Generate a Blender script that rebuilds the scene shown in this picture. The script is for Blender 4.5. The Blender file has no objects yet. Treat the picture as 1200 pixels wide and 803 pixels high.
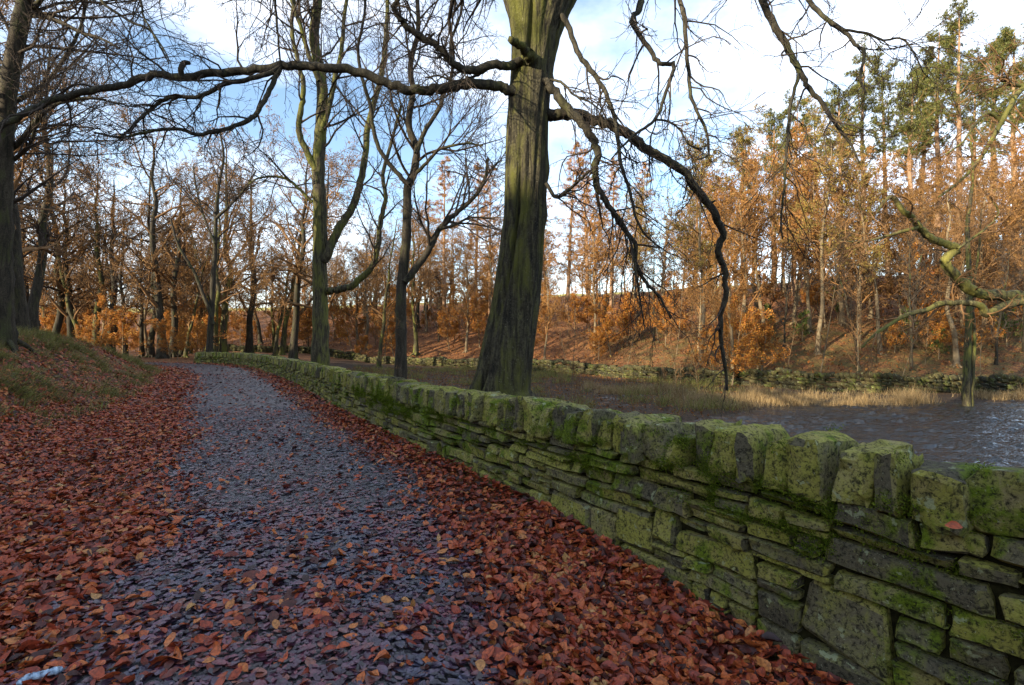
import bpy, math, random
import numpy as np
from mathutils import Vector

# ------------------------------------------------------------------ camera, sky, sun, exposure
scene = bpy.context.scene
COL = scene.collection
HY = 404.0                       # horizon row in the 1200 x 803 photograph
CAM_H = 1.6
cam_d = bpy.data.cameras.new('camera')
cam = bpy.data.objects.new('camera', cam_d)
COL.objects.link(cam)
cam.location = (0, 0, CAM_H)
cam.rotation_euler = (math.radians(90), 0, 0)
cam_d.sensor_width = 36.0
cam_d.lens = 18.0
cam_d.shift_y = (401.5 - HY) / 1200.0
cam_d.clip_start = 0.05
cam_d.clip_end = 3000
scene.camera = cam

SUN_EL = math.radians(17)
SUN_H = np.array([-0.80, -0.60])
SUN_H = SUN_H / np.linalg.norm(SUN_H)
world = bpy.data.worlds.new('World')
scene.world = world
world.use_nodes = True
wn, wl = world.node_tree.nodes, world.node_tree.links
wn.clear()
w_out = wn.new('ShaderNodeOutputWorld')
w_bg = wn.new('ShaderNodeBackground')
w_sky = wn.new('ShaderNodeTexSky')
w_sky.sky_type = 'NISHITA'
w_sky.sun_disc = False
w_sky.sun_elevation = SUN_EL
w_sky.sun_rotation = math.atan2(SUN_H[0], SUN_H[1])
w_sky.air_density = 1.0
w_sky.dust_density = 0.6
w_sky.ozone_density = 1.5
w_tc = wn.new('ShaderNodeTexCoord')
w_map = wn.new('ShaderNodeMapping')
w_map.inputs['Scale'].default_value = (1.0, 1.0, 1.9)
w_map.inputs['Location'].default_value = (3.3, 3.1, 2.0)
w_noise = wn.new('ShaderNodeTexNoise')
w_noise.inputs['Scale'].default_value = 1.9
w_noise.inputs['Detail'].default_value = 7
w_noise.inputs['Roughness'].default_value = 0.55
w_ramp = wn.new('ShaderNodeValToRGB')
w_ramp.color_ramp.elements[0].position = 0.41
w_ramp.color_ramp.elements[1].position = 0.74
w_mix = wn.new('ShaderNodeMix')
w_mix.data_type = 'RGBA'
w_mix.inputs['B'].default_value = (6.4, 6.5, 6.9, 1)
wl.new(w_tc.outputs['Generated'], w_map.inputs['Vector'])
wl.new(w_map.outputs['Vector'], w_noise.inputs['Vector'])
wl.new(w_noise.outputs['Fac'], w_ramp.inputs['Fac'])
wl.new(w_ramp.outputs['Color'], w_mix.inputs['Factor'])
wl.new(w_sky.outputs['Color'], w_mix.inputs['A'])
wl.new(w_mix.outputs['Result'], w_bg.inputs['Color'])
w_bg.inputs['Strength'].default_value = 0.14
wl.new(w_bg.outputs['Background'], w_out.inputs['Surface'])

sun_d = bpy.data.lights.new('sun', 'SUN')
sun_d.energy = 5.0
sun_d.angle = math.radians(0.5)
sun_d.color = (1.0, 0.84, 0.60)
sun = bpy.data.objects.new('sun', sun_d)
COL.objects.link(sun)
SV = Vector((SUN_H[0] * math.cos(SUN_EL), SUN_H[1] * math.cos(SUN_EL), math.sin(SUN_EL)))
sun.rotation_euler = SV.to_track_quat('Z', 'Y').to_euler()
sun.location = (-20, -20, 40)

scene.view_settings.view_transform = 'Standard'
scene.view_settings.look = 'None'
scene.view_settings.exposure = 1.5
scene.view_settings.gamma = 1.0
scene.render.engine = 'CYCLES'
scene.cycles.max_bounces = 5
scene.cycles.diffuse_bounces = 3
scene.cycles.glossy_bounces = 2
scene.cycles.transmission_bounces = 2
scene.cycles.transparent_max_bounces = 4

rng = np.random.default_rng(11)
random.seed(5)

# ------------------------------------------------------------------ small helpers
def sst(a, b, x):
    t = np.clip((np.asarray(x, float) - a) / (b - a), 0, 1)
    return t * t * (3 - 2 * t)

def nrm(v):
    return v / (np.linalg.norm(v, axis=-1, keepdims=True) + 1e-12)

_nr = np.random.default_rng(3)
_ND = [(_nr.normal(size=(14, 2)), _nr.uniform(0, 6.28, 14)) for _ in range(8)]
def wav(x, y, scale, k=0):
    """smooth pseudo noise, about -1..1"""
    D, ph = _ND[k]
    x = np.asarray(x, float)
    y = np.asarray(y, float)
    r = 0
    for (a, b), p in zip(D, ph):
        r = r + np.sin((a * x + b * y) / scale * 2.2 + p)
    return r / 5.0

def smooth_line(pts, per=6):
    P = np.array(pts, float)
    Q = np.vstack([2 * P[0] - P[1], P, 2 * P[-1] - P[-2]])
    out = []
    for i in range(1, len(Q) - 2):
        p0, p1, p2, p3 = Q[i - 1], Q[i], Q[i + 1], Q[i + 2]
        for t in np.linspace(0, 1, per, endpoint=False):
            out.append(0.5 * ((2 * p1) + (-p0 + p2) * t + (2 * p0 - 5 * p1 + 4 * p2 - p3) * t * t
                              + (-p0 + 3 * p1 - 3 * p2 + p3) * t ** 3))
    out.append(P[-1])
    return np.array(out)

def sdist(P, x, y):
    """signed distance to a polyline, positive on its left"""
    x = np.asarray(x, float).ravel()
    y = np.asarray(y, float).ravel()
    best = np.full(x.shape, 1e18)
    sg = np.ones(x.shape)
    for (ax, ay), (bx, by) in zip(P[:-1], P[1:]):
        dx, dy = bx - ax, by - ay
        L2 = dx * dx + dy * dy
        t = np.clip(((x - ax) * dx + (y - ay) * dy) / L2, 0, 1)
        ex, ey = x - ax - t * dx, y - ay - t * dy
        d2 = ex * ex + ey * ey
        m = d2 < best
        best[m] = d2[m]
        sg[m] = np.sign(dx * ey[m] - dy * ex[m])
    return np.sqrt(best) * sg

# ------------------------------------------------------------------ plan of the place (metres; the camera stands on the path)
WALL_PTS = [(5.7, -3.6), (4.05, -1.0), (2.76, 1.0), (1.78, 2.5), (1.12, 3.52), (0.34, 4.75), (-0.64, 6.3), (-1.70, 7.95),
            (-3.96, 11.7), (-8.3, 19.2), (-13.0, 26.5), (-16.6, 31.6), (-19.2, 34.2), (-22.4, 36.0)]
WALL = smooth_line(WALL_PTS, 6)
WALL_X = np.vstack([smooth_line(WALL_PTS, 2), [(-35, 40), (-60, 44), (-140, 52)]])
WALL_X = np.vstack([[(15, -18)], WALL_X])
BANK = smooth_line([(-1.5, -40), (-4.6, -12), (-5.6, -3), (-6.3, 2.5), (-7.4, 7.5), (-9.2, 11.5), (-13.0, 18.5), (-18.5, 27.0), (-23.5, 32.0),
                    (-32, 35.5), (-55, 38), (-140, 44)], 2)
FAR_PTS = [(80, -8), (45, 15), (26.5, 23.4), (16.8, 24.6), (9.4, 32), (3.3, 40), (-8, 50), (-20, 58), (-34, 68), (-52, 80), (-110, 100)]
FARW = smooth_line(FAR_PTS, 2)

def height(x, y):
    shp = np.shape(x)
    x = np.asarray(x, float).ravel()
    y = np.asarray(y, float).ravel()
    sL = sdist(BANK, x, y)
    r = -sdist(WALL_X, x, y)
    u = -sdist(FARW, x, y)
    # wooded bank on the left
    zl = 1.45 * sst(-0.2, 3.9, sL) + 0.19 * np.log1p(np.exp(np.clip((sL - 3.2) * 1.6, -30, 30))) / 1.6 * np.where((sL - 3.2) * 1.6 > 30, 0, 1)
    zl = np.where((sL - 3.2) * 1.6 > 30, 1.45 + 0.19 * (sL - 3.2), zl)
    zl = np.minimum(zl, 1.45 + 0.19 * 30)
    zl = zl + sst(0, 1.2, sL) * sst(60, 20, sL) * (0.20 * wav(x, y, 1.3, 0) + 0.07 * wav(x, y, 0.5, 1))
    # unseen ridge added behind the photographer to shade the foreground from the low sun
    dd = x * SUN_H[0] + y * SUN_H[1]
    zl = zl + sst(16, 46, dd) * sst(34, 12, y) * (12.0 + 1.3 * wav(x, y, 9.0, 2))
    # pond basin right of the path wall
    fade = sst(-26, -12, x)
    zc = -0.90 * sst(2.2, 5.2, r) * fade * sst(13.0, 0.0, u)
    tt = x * -0.59 + y * 0.80
    pond = sst(10.6, 7.6, tt) * sst(3.2, 6.0, r) * sst(-2.2, -4.6, u)
    zc = zc - 0.7 * pond + sst(2, 5, r) * (0.06 * wav(x, y, 1.2, 3) + 0.03 * wav(x, y, 0.4, 5))
    # hillside beyond the far wall
    up = np.clip(u - 0.5, 0, 1e9)
    zf = 14.0 * (1 - np.exp(-(up / 42.0) ** 1.15)) * 1.0
    zf = np.where(u > 0.5, zf, 0) + sst(0, 10, u) * (0.35 * wav(x, y, 6.0, 4) + 0.12 * wav(x, y, 1.5, 5))
    zf = zf + 0.10 * sst(-0.5, 2.0, u)
    dip = -0.22 * sst(5.0, 2.6, y) * sst(2.4, 0.3, -r) * sst(-30, -8, y)       # the verge sinks a little towards the near end of the wall
    z = zl + zc + zf + dip
    z = z + 0.004 * wav(x, y, 0.4, 6) * sst(-1, 1, sL)
    return z.reshape(shp)

def at(px, py, depth):
    """a photo pixel taken to a stated distance in front of the camera"""
    return np.array([(px - 600) / 600 * depth, depth, CAM_H + (HY - py) / 600 * depth])

def on_ground(px, py, dmin=3.0, dmax=260):
    d = np.geomspace(dmin, dmax, 1600)
    x = (px - 600) / 600 * d
    z = CAM_H + (HY - py) / 600 * d
    h = height(x, d)
    k = np.where(h >= z)[0]
    k = k[0] if len(k) else len(d) - 1
    return np.array([x[k], d[k], h[k]])

# ------------------------------------------------------------------ mesh building
class MB:
    def __init__(self):
        self.v, self.f3, self.f4, self.n = [], [], [], 0
    def add(self, V, F):
        V = np.asarray(V, float).reshape(-1, 3)
        F = np.asarray(F, np.int64)
        (self.f3 if F.shape[1] == 3 else self.f4).append(F + self.n)
        self.v.append(V)
        self.n += len(V)
    def addm(self, V, Fs):
        base = self.n
        V = np.asarray(V, float).reshape(-1, 3)
        for F in Fs:
            F = np.asarray(F, np.int64)
            if len(F):
                (self.f3 if F.shape[1] == 3 else self.f4).append(F + base)
        self.v.append(V)
        self.n += len(V)
    def mesh(self, name, smooth=True, sharp=None):
        me = bpy.data.meshes.new(name)
        V = np.vstack(self.v)
        F4 = np.vstack(self.f4) if self.f4 else np.zeros((0, 4), np.int64)
        F3 = np.vstack(self.f3) if self.f3 else np.zeros((0, 3), np.int64)
        loops = np.concatenate([F4.ravel(), F3.ravel()]).astype(np.int32)
        starts = np.concatenate([np.arange(len(F4)) * 4, len(F4) * 4 + np.arange(len(F3)) * 3]).astype(np.int32)
        me.vertices.add(len(V))
        me.vertices.foreach_set('co', V.astype(np.float32).ravel())
        me.loops.add(len(loops))
        me.loops.foreach_set('vertex_index', loops)
        me.polygons.add(len(starts))
        me.polygons.foreach_set('loop_start', starts)
        me.polygons.foreach_set('use_smooth', np.full(len(starts), smooth))
        me.update(calc_edges=True)
        if sharp:
            me.set_sharp_from_angle(angle=math.radians(sharp))
        return me

def obj(name, mesh, mat=None, parent=None, loc=None):
    o = bpy.data.objects.new(name, mesh)
    COL.objects.link(o)
    if mat is not None and mesh is not None:
        if not mesh.materials:
            mesh.materials.append(mat)
    if parent is not None:
        o.parent = parent
    if loc is not None:
        o.location = [float(c) for c in loc]
    return o

def tag(o, label=None, cat=None, group=None, kind=None):
    if label: o['label'] = label
    if cat: o['category'] = cat
    if group: o['group'] = group
    if kind: o['kind'] = kind
    return o

def thing(name, label, cat, loc, group=None):
    o = bpy.data.objects.new(name, None)
    o.empty_display_size = 0.3
    COL.objects.link(o)
    o.location = [float(c) for c in loc]
    return tag(o, label, cat, group)

def copy_tree(root, loc, rz, sc, label=None, group=None, tilt=(0, 0)):
    r = root.copy()
    COL.objects.link(r)
    r.location = [float(c) for c in loc]
    r.rotation_euler = (tilt[0], tilt[1], rz)
    r.scale = sc if isinstance(sc, tuple) else (sc, sc, sc)
    if label: r['label'] = label
    if group: r['group'] = group
    for ch in list(root.children):
        c = ch.copy()
        COL.objects.link(c)
        c.parent = r
    return r

def tubes(mb, P, R, k):
    """batch of tapered tubes; P (B,n,3), R (B,n)"""
    B, n, _ = P.shape
    T = np.empty_like(P)
    T[:, 1:-1] = P[:, 2:] - P[:, :-2]
    T[:, 0] = P[:, 1] - P[:, 0]
    T[:, -1] = P[:, -1] - P[:, -2]
    T = nrm(T)
    ov = nrm(P[:, -1] - P[:, 0])
    ref = np.where(np.abs(ov[:, 2:3]) > 0.8, np.array([[1.0, 0.13, 0.05]]), np.array([[0.05, 0.1, 1.0]]))
    U = nrm(np.cross(T, ref[:, None, :]))
    W = np.cross(T, U)
    a = np.arange(k) / k * 2 * np.pi
    V = P[:, :, None, :] + R[:, :, None, None] * (np.cos(a)[None, None, :, None] * U[:, :, None, :]
                                               + np.sin(a)[None, None, :, None] * W[:, :, None, :])
    idx = np.arange(B * n * k).reshape(B, n, k)
    i0 = idx[:, :-1]
    i1 = idx[:, 1:]
    F = np.stack([i0, np.roll(i0, -1, 2), np.roll(i1, -1, 2), i1], -1).reshape(-1, 4)
    mb.add(V, F)

def polytube(mb, pts, radii, k=8, sub=4, wob=0.0, seed=0, cap=True):
    """one smooth tapered limb through given 3-D points"""
    P = np.array(pts, float)
    R = np.array(radii, float)
    S = smooth_line(P, sub)
    tR = np.interp(np.linspace(0, len(R) - 1, len(S)), np.arange(len(R)), R)
    if wob:
        g = np.random.default_rng(seed)
        S[1:-1] += g.normal(size=(len(S) - 2, 3)) * tR[1:-1, None] * wob
        tR = tR * (1 + g.uniform(-0.05, 0.07, len(tR)))
    tubes(mb, S[None], tR[None], k)
    if cap:
        e = S[-1] + nrm(S[-1] - S[-2]) * tR[-1] * 0.8
        base = mb.n - k
        mb.v.append(e[None])
        tip = mb.n
        mb.n += 1
        mb.f3.append(np.array([[base + i, base + (i + 1) % k, tip] for i in range(k)], np.int64))
    return S, tR

def resample(P, R, n):
    s = np.concatenate([[0], np.cumsum(np.linalg.norm(np.diff(P, axis=0), axis=1))])
    q = np.linspace(0, s[-1], n)
    return np.stack([np.interp(q, s, P[:, i]) for i in range(3)], 1), np.interp(q, s, R)

def spawn(g, P, R, c, L, ang, trop, wander, n, tmin=0.15, tmax=1.0, rk=0.62, rtip=0.004, rmax=1.0, absL=False, shrink=0.5, flat=0.0, asd=0.22):
    """grow c children from every parent of a batch"""
    B, m, _ = P.shape
    N = B * c
    idx = np.repeat(np.arange(B), c)
    t = tmin + (tmax - tmin) * ((np.tile(np.arange(c), B) + g.uniform(0, 1, N)) / c)
    f = np.clip(t * (m - 1), 0, m - 1.001)
    i0 = f.astype(int)
    w = (f - i0)[:, None]
    pos = P[idx, i0] * (1 - w) + P[idx, i0 + 1] * w
    rad = R[idx, i0] * (1 - w[:, 0]) + R[idx, i0 + 1] * w[:, 0]
    tan = nrm(P[idx, i0 + 1] - P[idx, i0])
    pl = np.linalg.norm(np.diff(P, axis=1), axis=2).sum(1)[idx]
    q = g.normal(size=(N, 3))
    q[:, 2] *= (1 - flat)
    q = nrm(q - (q * tan).sum(1, keepdims=True) * tan)
    a = ang + g.normal(size=N) * asd
    d = nrm(np.cos(a)[:, None] * tan + np.sin(a)[:, None] * q)
    ln = (L if absL else L * pl) * (1 - shrink * t) * g.uniform(0.55, 1.3, N)
    step = (ln / (n - 1))[:, None]
    out = np.empty((N, n, 3))
    out[:, 0] = pos
    for i in range(1, n):
        d = d + wander * g.normal(size=(N, 3))
        d[:, 2] += trop
        d = nrm(d)
        out[:, i] = out[:, i - 1] + d * step
    r0 = np.minimum(rad * rk, rmax)
    r0 = np.maximum(r0, rtip)
    rr = r0[:, None] * (1 - np.linspace(0, 1, n)[None]) + rtip * np.linspace(0, 1, n)[None]
    return out, rr

# ------------------------------------------------------------------ material nodes
class NT:
    def __init__(self, name):
        self.m = bpy.data.materials.new(name)
        self.m.use_nodes = True
        self.t = self.m.node_tree
        self.t.nodes.clear()
    def n(self, typ, inp=None, **props):
        nd = self.t.nodes.new('ShaderNode' + typ)
        for k, v in props.items():
            setattr(nd, k, v)
        for k, v in (inp or {}).items():
            s = nd.inputs[k]
            if isinstance(v, bpy.types.NodeSocket):
                self.t.links.new(v, s)
            else:
                s.default_value = (*v, 1) if (s.type == 'RGBA' and len(v) == 3) else v
        return nd
    def noise(self, vec, scale, detail=5, rough=0.55, dist=0.0):
        return self.n('TexNoise', {'Vector': vec, 'Scale': scale, 'Detail': detail, 'Roughness': rough, 'Distortion': dist}).outputs['Fac']
    def ramp(self, fac, stops, interp='LINEAR'):
        nd = self.n('ValToRGB', {'Fac': fac})
        cr = nd.color_ramp
        cr.interpolation = interp
        while len(cr.elements) < len(stops):
            cr.elements.new(0.5)
        for e, (p, c) in zip(cr.elements, stops):
            e.position = p
            e.color = (c[0], c[1], c[2], 1) if not np.isscalar(c) else (c, c, c, 1)
        return nd.outputs['Color']
    def mix(self, fac, a, b, blend='MIX'):
        nd = self.n('Mix', None, data_type='RGBA', blend_type=blend)
        for s, v in ((nd.inputs[0], fac), (nd.inputs[6], a), (nd.inputs[7], b)):
            if isinstance(v, bpy.types.NodeSocket):
                self.t.links.new(v, s)
            elif np.isscalar(v):
                s.default_value = v
            else:
                s.default_value = (v[0], v[1], v[2], 1)
        return nd.outputs[2]
    def math(self, op, a, b=0.0, clamp=False):
        nd = self.n('Math', {0: a, 1: b}, operation=op, use_clamp=clamp)
        return nd.outputs[0]
    def pos(self):
        return self.n('NewGeometry').outputs['Position']
    def objco(self, scale=(1, 1, 1)):
        tc = self.n('TexCoord').outputs['Object']
        return self.n('Mapping', {'Vector': tc, 'Scale': scale}).outputs['Vector']
    def rand(self):
        a = self.n('NewGeometry').outputs['Random Per Island']
        b = self.n('ObjectInfo').outputs['Random']
        return self.math('FRACT', self.math('ADD', a, b))
    def out(self, color, rough=0.8, spec=0.3, bump=None, bstr=0.4, bdist=0.02, transl=None, sheen=None):
        inp = {'Base Color': color, 'Roughness': rough, 'Specular IOR Level': spec}
        if bump is not None:
            inp['Normal'] = self.n('Bump', {'Height': bump, 'Strength': bstr, 'Distance': bdist}).outputs['Normal']
        p = self.n('BsdfPrincipled', inp)
        sh = p.outputs[0]
        if transl:
            tr = self.n('BsdfTranslucent', {'Color': color})
            sh = self.n('MixShader', {0: transl, 1: sh, 2: tr.outputs[0]}).outputs[0]
        o = self.n('OutputMaterial')
        self.t.links.new(sh, o.inputs['Surface'])
        return self.m

def bark_material(name, dark, mid, moss, moss_amt, scale=1.0, bstr=0.6, bdist=0.03):
    k = NT(name)
    co = k.objco((16 * scale, 16 * scale, 2.2 * scale))
    co2 = k.objco((2.6, 2.6, 0.9))
    co3 = k.objco((30, 30, 30))
    n1 = k.noise(co, 1.0, 8, 0.66, 0.6)
    n2 = k.noise(co2, 1.0, 5, 0.62)
    n3 = k.noise(co3, 1.0, 5, 0.65)
    base = k.ramp(n1, [(0.36, dark), (0.50, tuple(0.45 * m + 0.3 * d for m, d in zip(mid, dark))), (0.66, mid)])
    base = k.mix(k.ramp(n3, [(0.36, 0.8), (0.55, 0.0)]), base, dark)
    mossf = k.ramp(k.math('ADD', k.math('MULTIPLY', n2, 0.65), k.math('MULTIPLY', n1, 0.35)), [(0.60 - moss_amt * 0.25, 0), (0.72 - moss_amt * 0.25, 1)])
    mcol = k.mix(n3, tuple(c * 1.25 for c in moss), tuple(c * 0.25 for c in moss))
    col = k.mix(k.math('MULTIPLY', mossf, 0.8), base, mcol)
    col = k.mix(k.ramp(k.noise(co3, 2.2, 2, 0.5), [(0.68, 0.0), (0.72, 0.55)]), col, tuple(0.12 + 1.6 * m for m in mid))
    h = k.math('ADD', n1, k.math('MULTIPLY', n3, 0.3))
    return k.out(col, 0.85, 0.2, h, bstr, bdist)

def plain_bark(name, c1, c2, scale=3.0):
    k = NT(name)
    n1 = k.noise(k.objco((scale, scale, scale * 0.4)), 1.0, 4, 0.6)
    r = k.n('ObjectInfo').outputs['Random']
    col = k.ramp(n1, [(0.35, c1), (0.68, c2)])
    col = k.mix(k.math('MULTIPLY', r, 0.45), col, tuple(0.55 * c for c in c1))
    return k.out(col, 0.9, 0.15)

def rand_leaf(name, stops, rough=0.6, spec=0.4, transl=0.25, vein=True):
    k = NT(name)
    r = k.rand()
    col = k.ramp(r, stops)
    n1 = k.noise(k.pos(), 60.0, 3, 0.6)
    col = k.mix(k.ramp(n1, [(0.35, 0.55), (0.6, 0.0)]), col, (0.015, 0.010, 0.008))
    return k.out(col, rough, spec, n1, 0.35, 0.004, transl)

M = {}
M['bark_hero'] = bark_material('bark_hero', (0.012, 0.011, 0.008), (0.105, 0.094, 0.056), (0.12, 0.125, 0.022), 0.56, 1.0, 1.0, 0.06)
M['bark_limb'] = bark_material('bark_limb', (0.014, 0.013, 0.010), (0.070, 0.062, 0.042), (0.060, 0.068, 0.018), 0.3, 1.0, 0.8, 0.02)
M['bark_moss'] = bark_material('bark_moss', (0.016, 0.014, 0.010), (0.115, 0.10, 0.058), (0.14, 0.15, 0.026), 0.55, 1.0, 0.8, 0.03)
M['bark_gold'] = bark_material('bark_gold', (0.03, 0.026, 0.012), (0.19, 0.17, 0.075), (0.21, 0.205, 0.045), 0.6, 1.0, 0.7, 0.02)
M['bark_dark'] = bark_material('bark_dark', (0.016, 0.014, 0.010), (0.075, 0.062, 0.042), (0.060, 0.072, 0.018), 0.35, 0.8, 0.5, 0.02)
M['bark_far'] = plain_bark('bark_far', (0.11, 0.085, 0.055), (0.24, 0.19, 0.115))
M['bark_pine'] = plain_bark('bark_pine', (0.20, 0.12, 0.075), (0.40, 0.27, 0.17), 2.0)
M['twig_dark'] = plain_bark('twig_dark', (0.035, 0.028, 0.022), (0.075, 0.058, 0.045))
M['twig_warm'] = plain_bark('twig_warm', (0.13, 0.074, 0.036), (0.27, 0.155, 0.070))
M['twig_rust'] = plain_bark('twig_rust', (0.19, 0.095, 0.036), (0.34, 0.19, 0.075))
M['leaf_red'] = rand_leaf('leaf_red', [(0, (0.030, 0.012, 0.011)), (0.2, (0.10, 0.022, 0.016)), (0.45, (0.30, 0.046, 0.020)), (0.72, (0.45, 0.088, 0.026)),
                                       (0.93, (0.54, 0.16, 0.036)), (1, (0.46, 0.26, 0.09))], 0.5, 0.45, 0.15)
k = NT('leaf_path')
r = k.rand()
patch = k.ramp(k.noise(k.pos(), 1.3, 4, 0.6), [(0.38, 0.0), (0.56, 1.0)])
cool = k.ramp(r, [(0, (0.016, 0.017, 0.024)), (0.4, (0.034, 0.041, 0.070)), (0.85, (0.060, 0.072, 0.125)), (1, (0.13, 0.045, 0.035))])  # blues put the sheen of reflected sky into the leaf colour
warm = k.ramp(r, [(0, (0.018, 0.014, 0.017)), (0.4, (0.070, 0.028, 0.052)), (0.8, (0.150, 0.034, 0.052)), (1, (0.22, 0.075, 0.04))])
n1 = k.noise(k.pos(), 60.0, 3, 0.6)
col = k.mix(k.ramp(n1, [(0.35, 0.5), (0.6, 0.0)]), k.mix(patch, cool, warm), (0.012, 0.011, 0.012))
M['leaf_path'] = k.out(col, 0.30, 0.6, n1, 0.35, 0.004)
M['leaf_rust'] = rand_leaf('leaf_rust', [(0, (0.28, 0.085, 0.018)), (0.5, (0.55, 0.21, 0.030)), (1, (0.68, 0.38, 0.07))], 0.6, 0.3, 0.35)
M['leaf_larch'] = rand_leaf('leaf_larch', [(0, (0.26, 0.115, 0.035)), (0.5, (0.46, 0.215, 0.055)), (1, (0.58, 0.34, 0.10))], 0.7, 0.2, 0.35)
M['leaf_brown'] = rand_leaf('leaf_brown', [(0, (0.16, 0.085, 0.032)), (0.5, (0.32, 0.175, 0.055)), (1, (0.44, 0.27, 0.09))], 0.7, 0.2, 0.3)
M['leaf_olive'] = rand_leaf('leaf_olive', [(0, (0.16, 0.13, 0.03)), (0.5, (0.32, 0.26, 0.06)), (1, (0.46, 0.34, 0.09))], 0.7, 0.2, 0.3)
M['needle'] = rand_leaf('needle', [(0, (0.06, 0.08, 0.02)), (0.5, (0.13, 0.15, 0.035)), (1, (0.24, 0.22, 0.06))], 0.6, 0.3, 0.25)
M['leaf_green'] = rand_leaf('leaf_green', [(0, (0.03, 0.06, 0.012)), (0.6, (0.07, 0.12, 0.02)), (1, (0.16, 0.19, 0.03))], 0.5, 0.4, 0.25)
M['grass'] = rand_leaf('grass', [(0, (0.04, 0.034, 0.014)), (0.3, (0.17, 0.13, 0.045)), (0.55, (0.25, 0.235, 0.055)), (0.8, (0.15, 0.20, 0.028)), (1, (0.42, 0.33, 0.14))], 0.7, 0.25, 0.2)
M['reed'] = rand_leaf('reed', [(0, (0.16, 0.10, 0.045)), (0.5, (0.36, 0.25, 0.115)), (1, (0.50, 0.38, 0.20))], 0.7, 0.25, 0.25)
M['bracken'] = rand_leaf('bracken', [(0, (0.07, 0.03, 0.015)), (0.4, (0.19, 0.075, 0.024)), (0.8, (0.32, 0.125, 0.034)), (1, (0.30, 0.21, 0.06))], 0.7, 0.2, 0.2)
M['moss'] = rand_leaf('moss', [(0, (0.045, 0.075, 0.006)), (0.5, (0.12, 0.19, 0.012)), (1, (0.24, 0.31, 0.03))], 0.8, 0.1, 0.3)

def stone_material(name, green=1.0, dark=1.0):
    k = NT(name)
    p = k.pos()
    r = k.rand()
    big = k.noise(p, 2.0, 4, 0.6)
    med = k.noise(p, 8.0, 6, 0.68, 0.5)
    fine = k.noise(p, 48.0, 6, 0.75)
    grit = k.noise(p, 160.0, 3, 0.7)
    blot = k.noise(p, 22.0, 5, 0.7, 0.8)
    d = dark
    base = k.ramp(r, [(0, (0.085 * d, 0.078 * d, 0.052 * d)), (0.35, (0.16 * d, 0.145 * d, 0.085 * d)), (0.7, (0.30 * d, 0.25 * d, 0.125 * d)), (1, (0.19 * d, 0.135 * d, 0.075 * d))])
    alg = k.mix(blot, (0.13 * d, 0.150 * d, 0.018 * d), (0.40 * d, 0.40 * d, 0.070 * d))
    algf = k.ramp(k.math('ADD', k.math('MULTIPLY', med, 0.72), k.math('MULTIPLY', r, 0.28)), [(0.38, 0.0), (0.60, 0.8 * green)])
    col = k.mix(algf, base, alg)
    mossf = k.ramp(k.math('ADD', k.math('MULTIPLY', big, 0.7), k.math('MULTIPLY', med, 0.4)), [(0.575, 0.0), (0.66, 0.95 * green)])
    mcol = k.mix(fine, (0.012, 0.026, 0.003), (0.20, 0.29, 0.018))
    col = k.mix(mossf, col, mcol)
    col = k.mix(k.ramp(blot, [(0.34, 0.9), (0.47, 0.0)]), col, (0.014, 0.014, 0.009))      # dark crusts
    col = k.mix(k.ramp(fine, [(0.38, 0.9), (0.50, 0.0)]), col, (0.014, 0.014, 0.009))
    lich = k.noise(p, 13.0, 4, 0.6, 0.3)
    col = k.mix(k.ramp(lich, [(0.63, 0.0), (0.66, 0.7)]), col, k.mix(fine, (0.20, 0.25, 0.13), (0.40, 0.44, 0.27)))
    spk = k.noise(p, 80.0, 2, 0.5)
    col = k.mix(k.ramp(spk, [(0.67, 0.0), (0.72, 0.5)]), col, (0.36, 0.38, 0.25))
    h = k.math('ADD', k.math('MULTIPLY', med, 1.1), k.math('ADD', k.math('MULTIPLY', fine, 0.6), k.math('MULTIPLY', grit, 0.16)))
    return k.out(col, 0.9, 0.15, h, 0.9, 0.028)
M['stone'] = stone_material('stone')
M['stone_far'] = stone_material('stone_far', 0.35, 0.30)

k = NT('wall_earth')
nz = k.noise(k.pos(), 30, 5, 0.6)
M['wall_earth'] = k.out(k.ramp(nz, [(0.3, (0.010, 0.010, 0.006)), (0.7, (0.035, 0.035, 0.014))]), 0.95, 0.05, nz, 0.8, 0.02)

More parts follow.
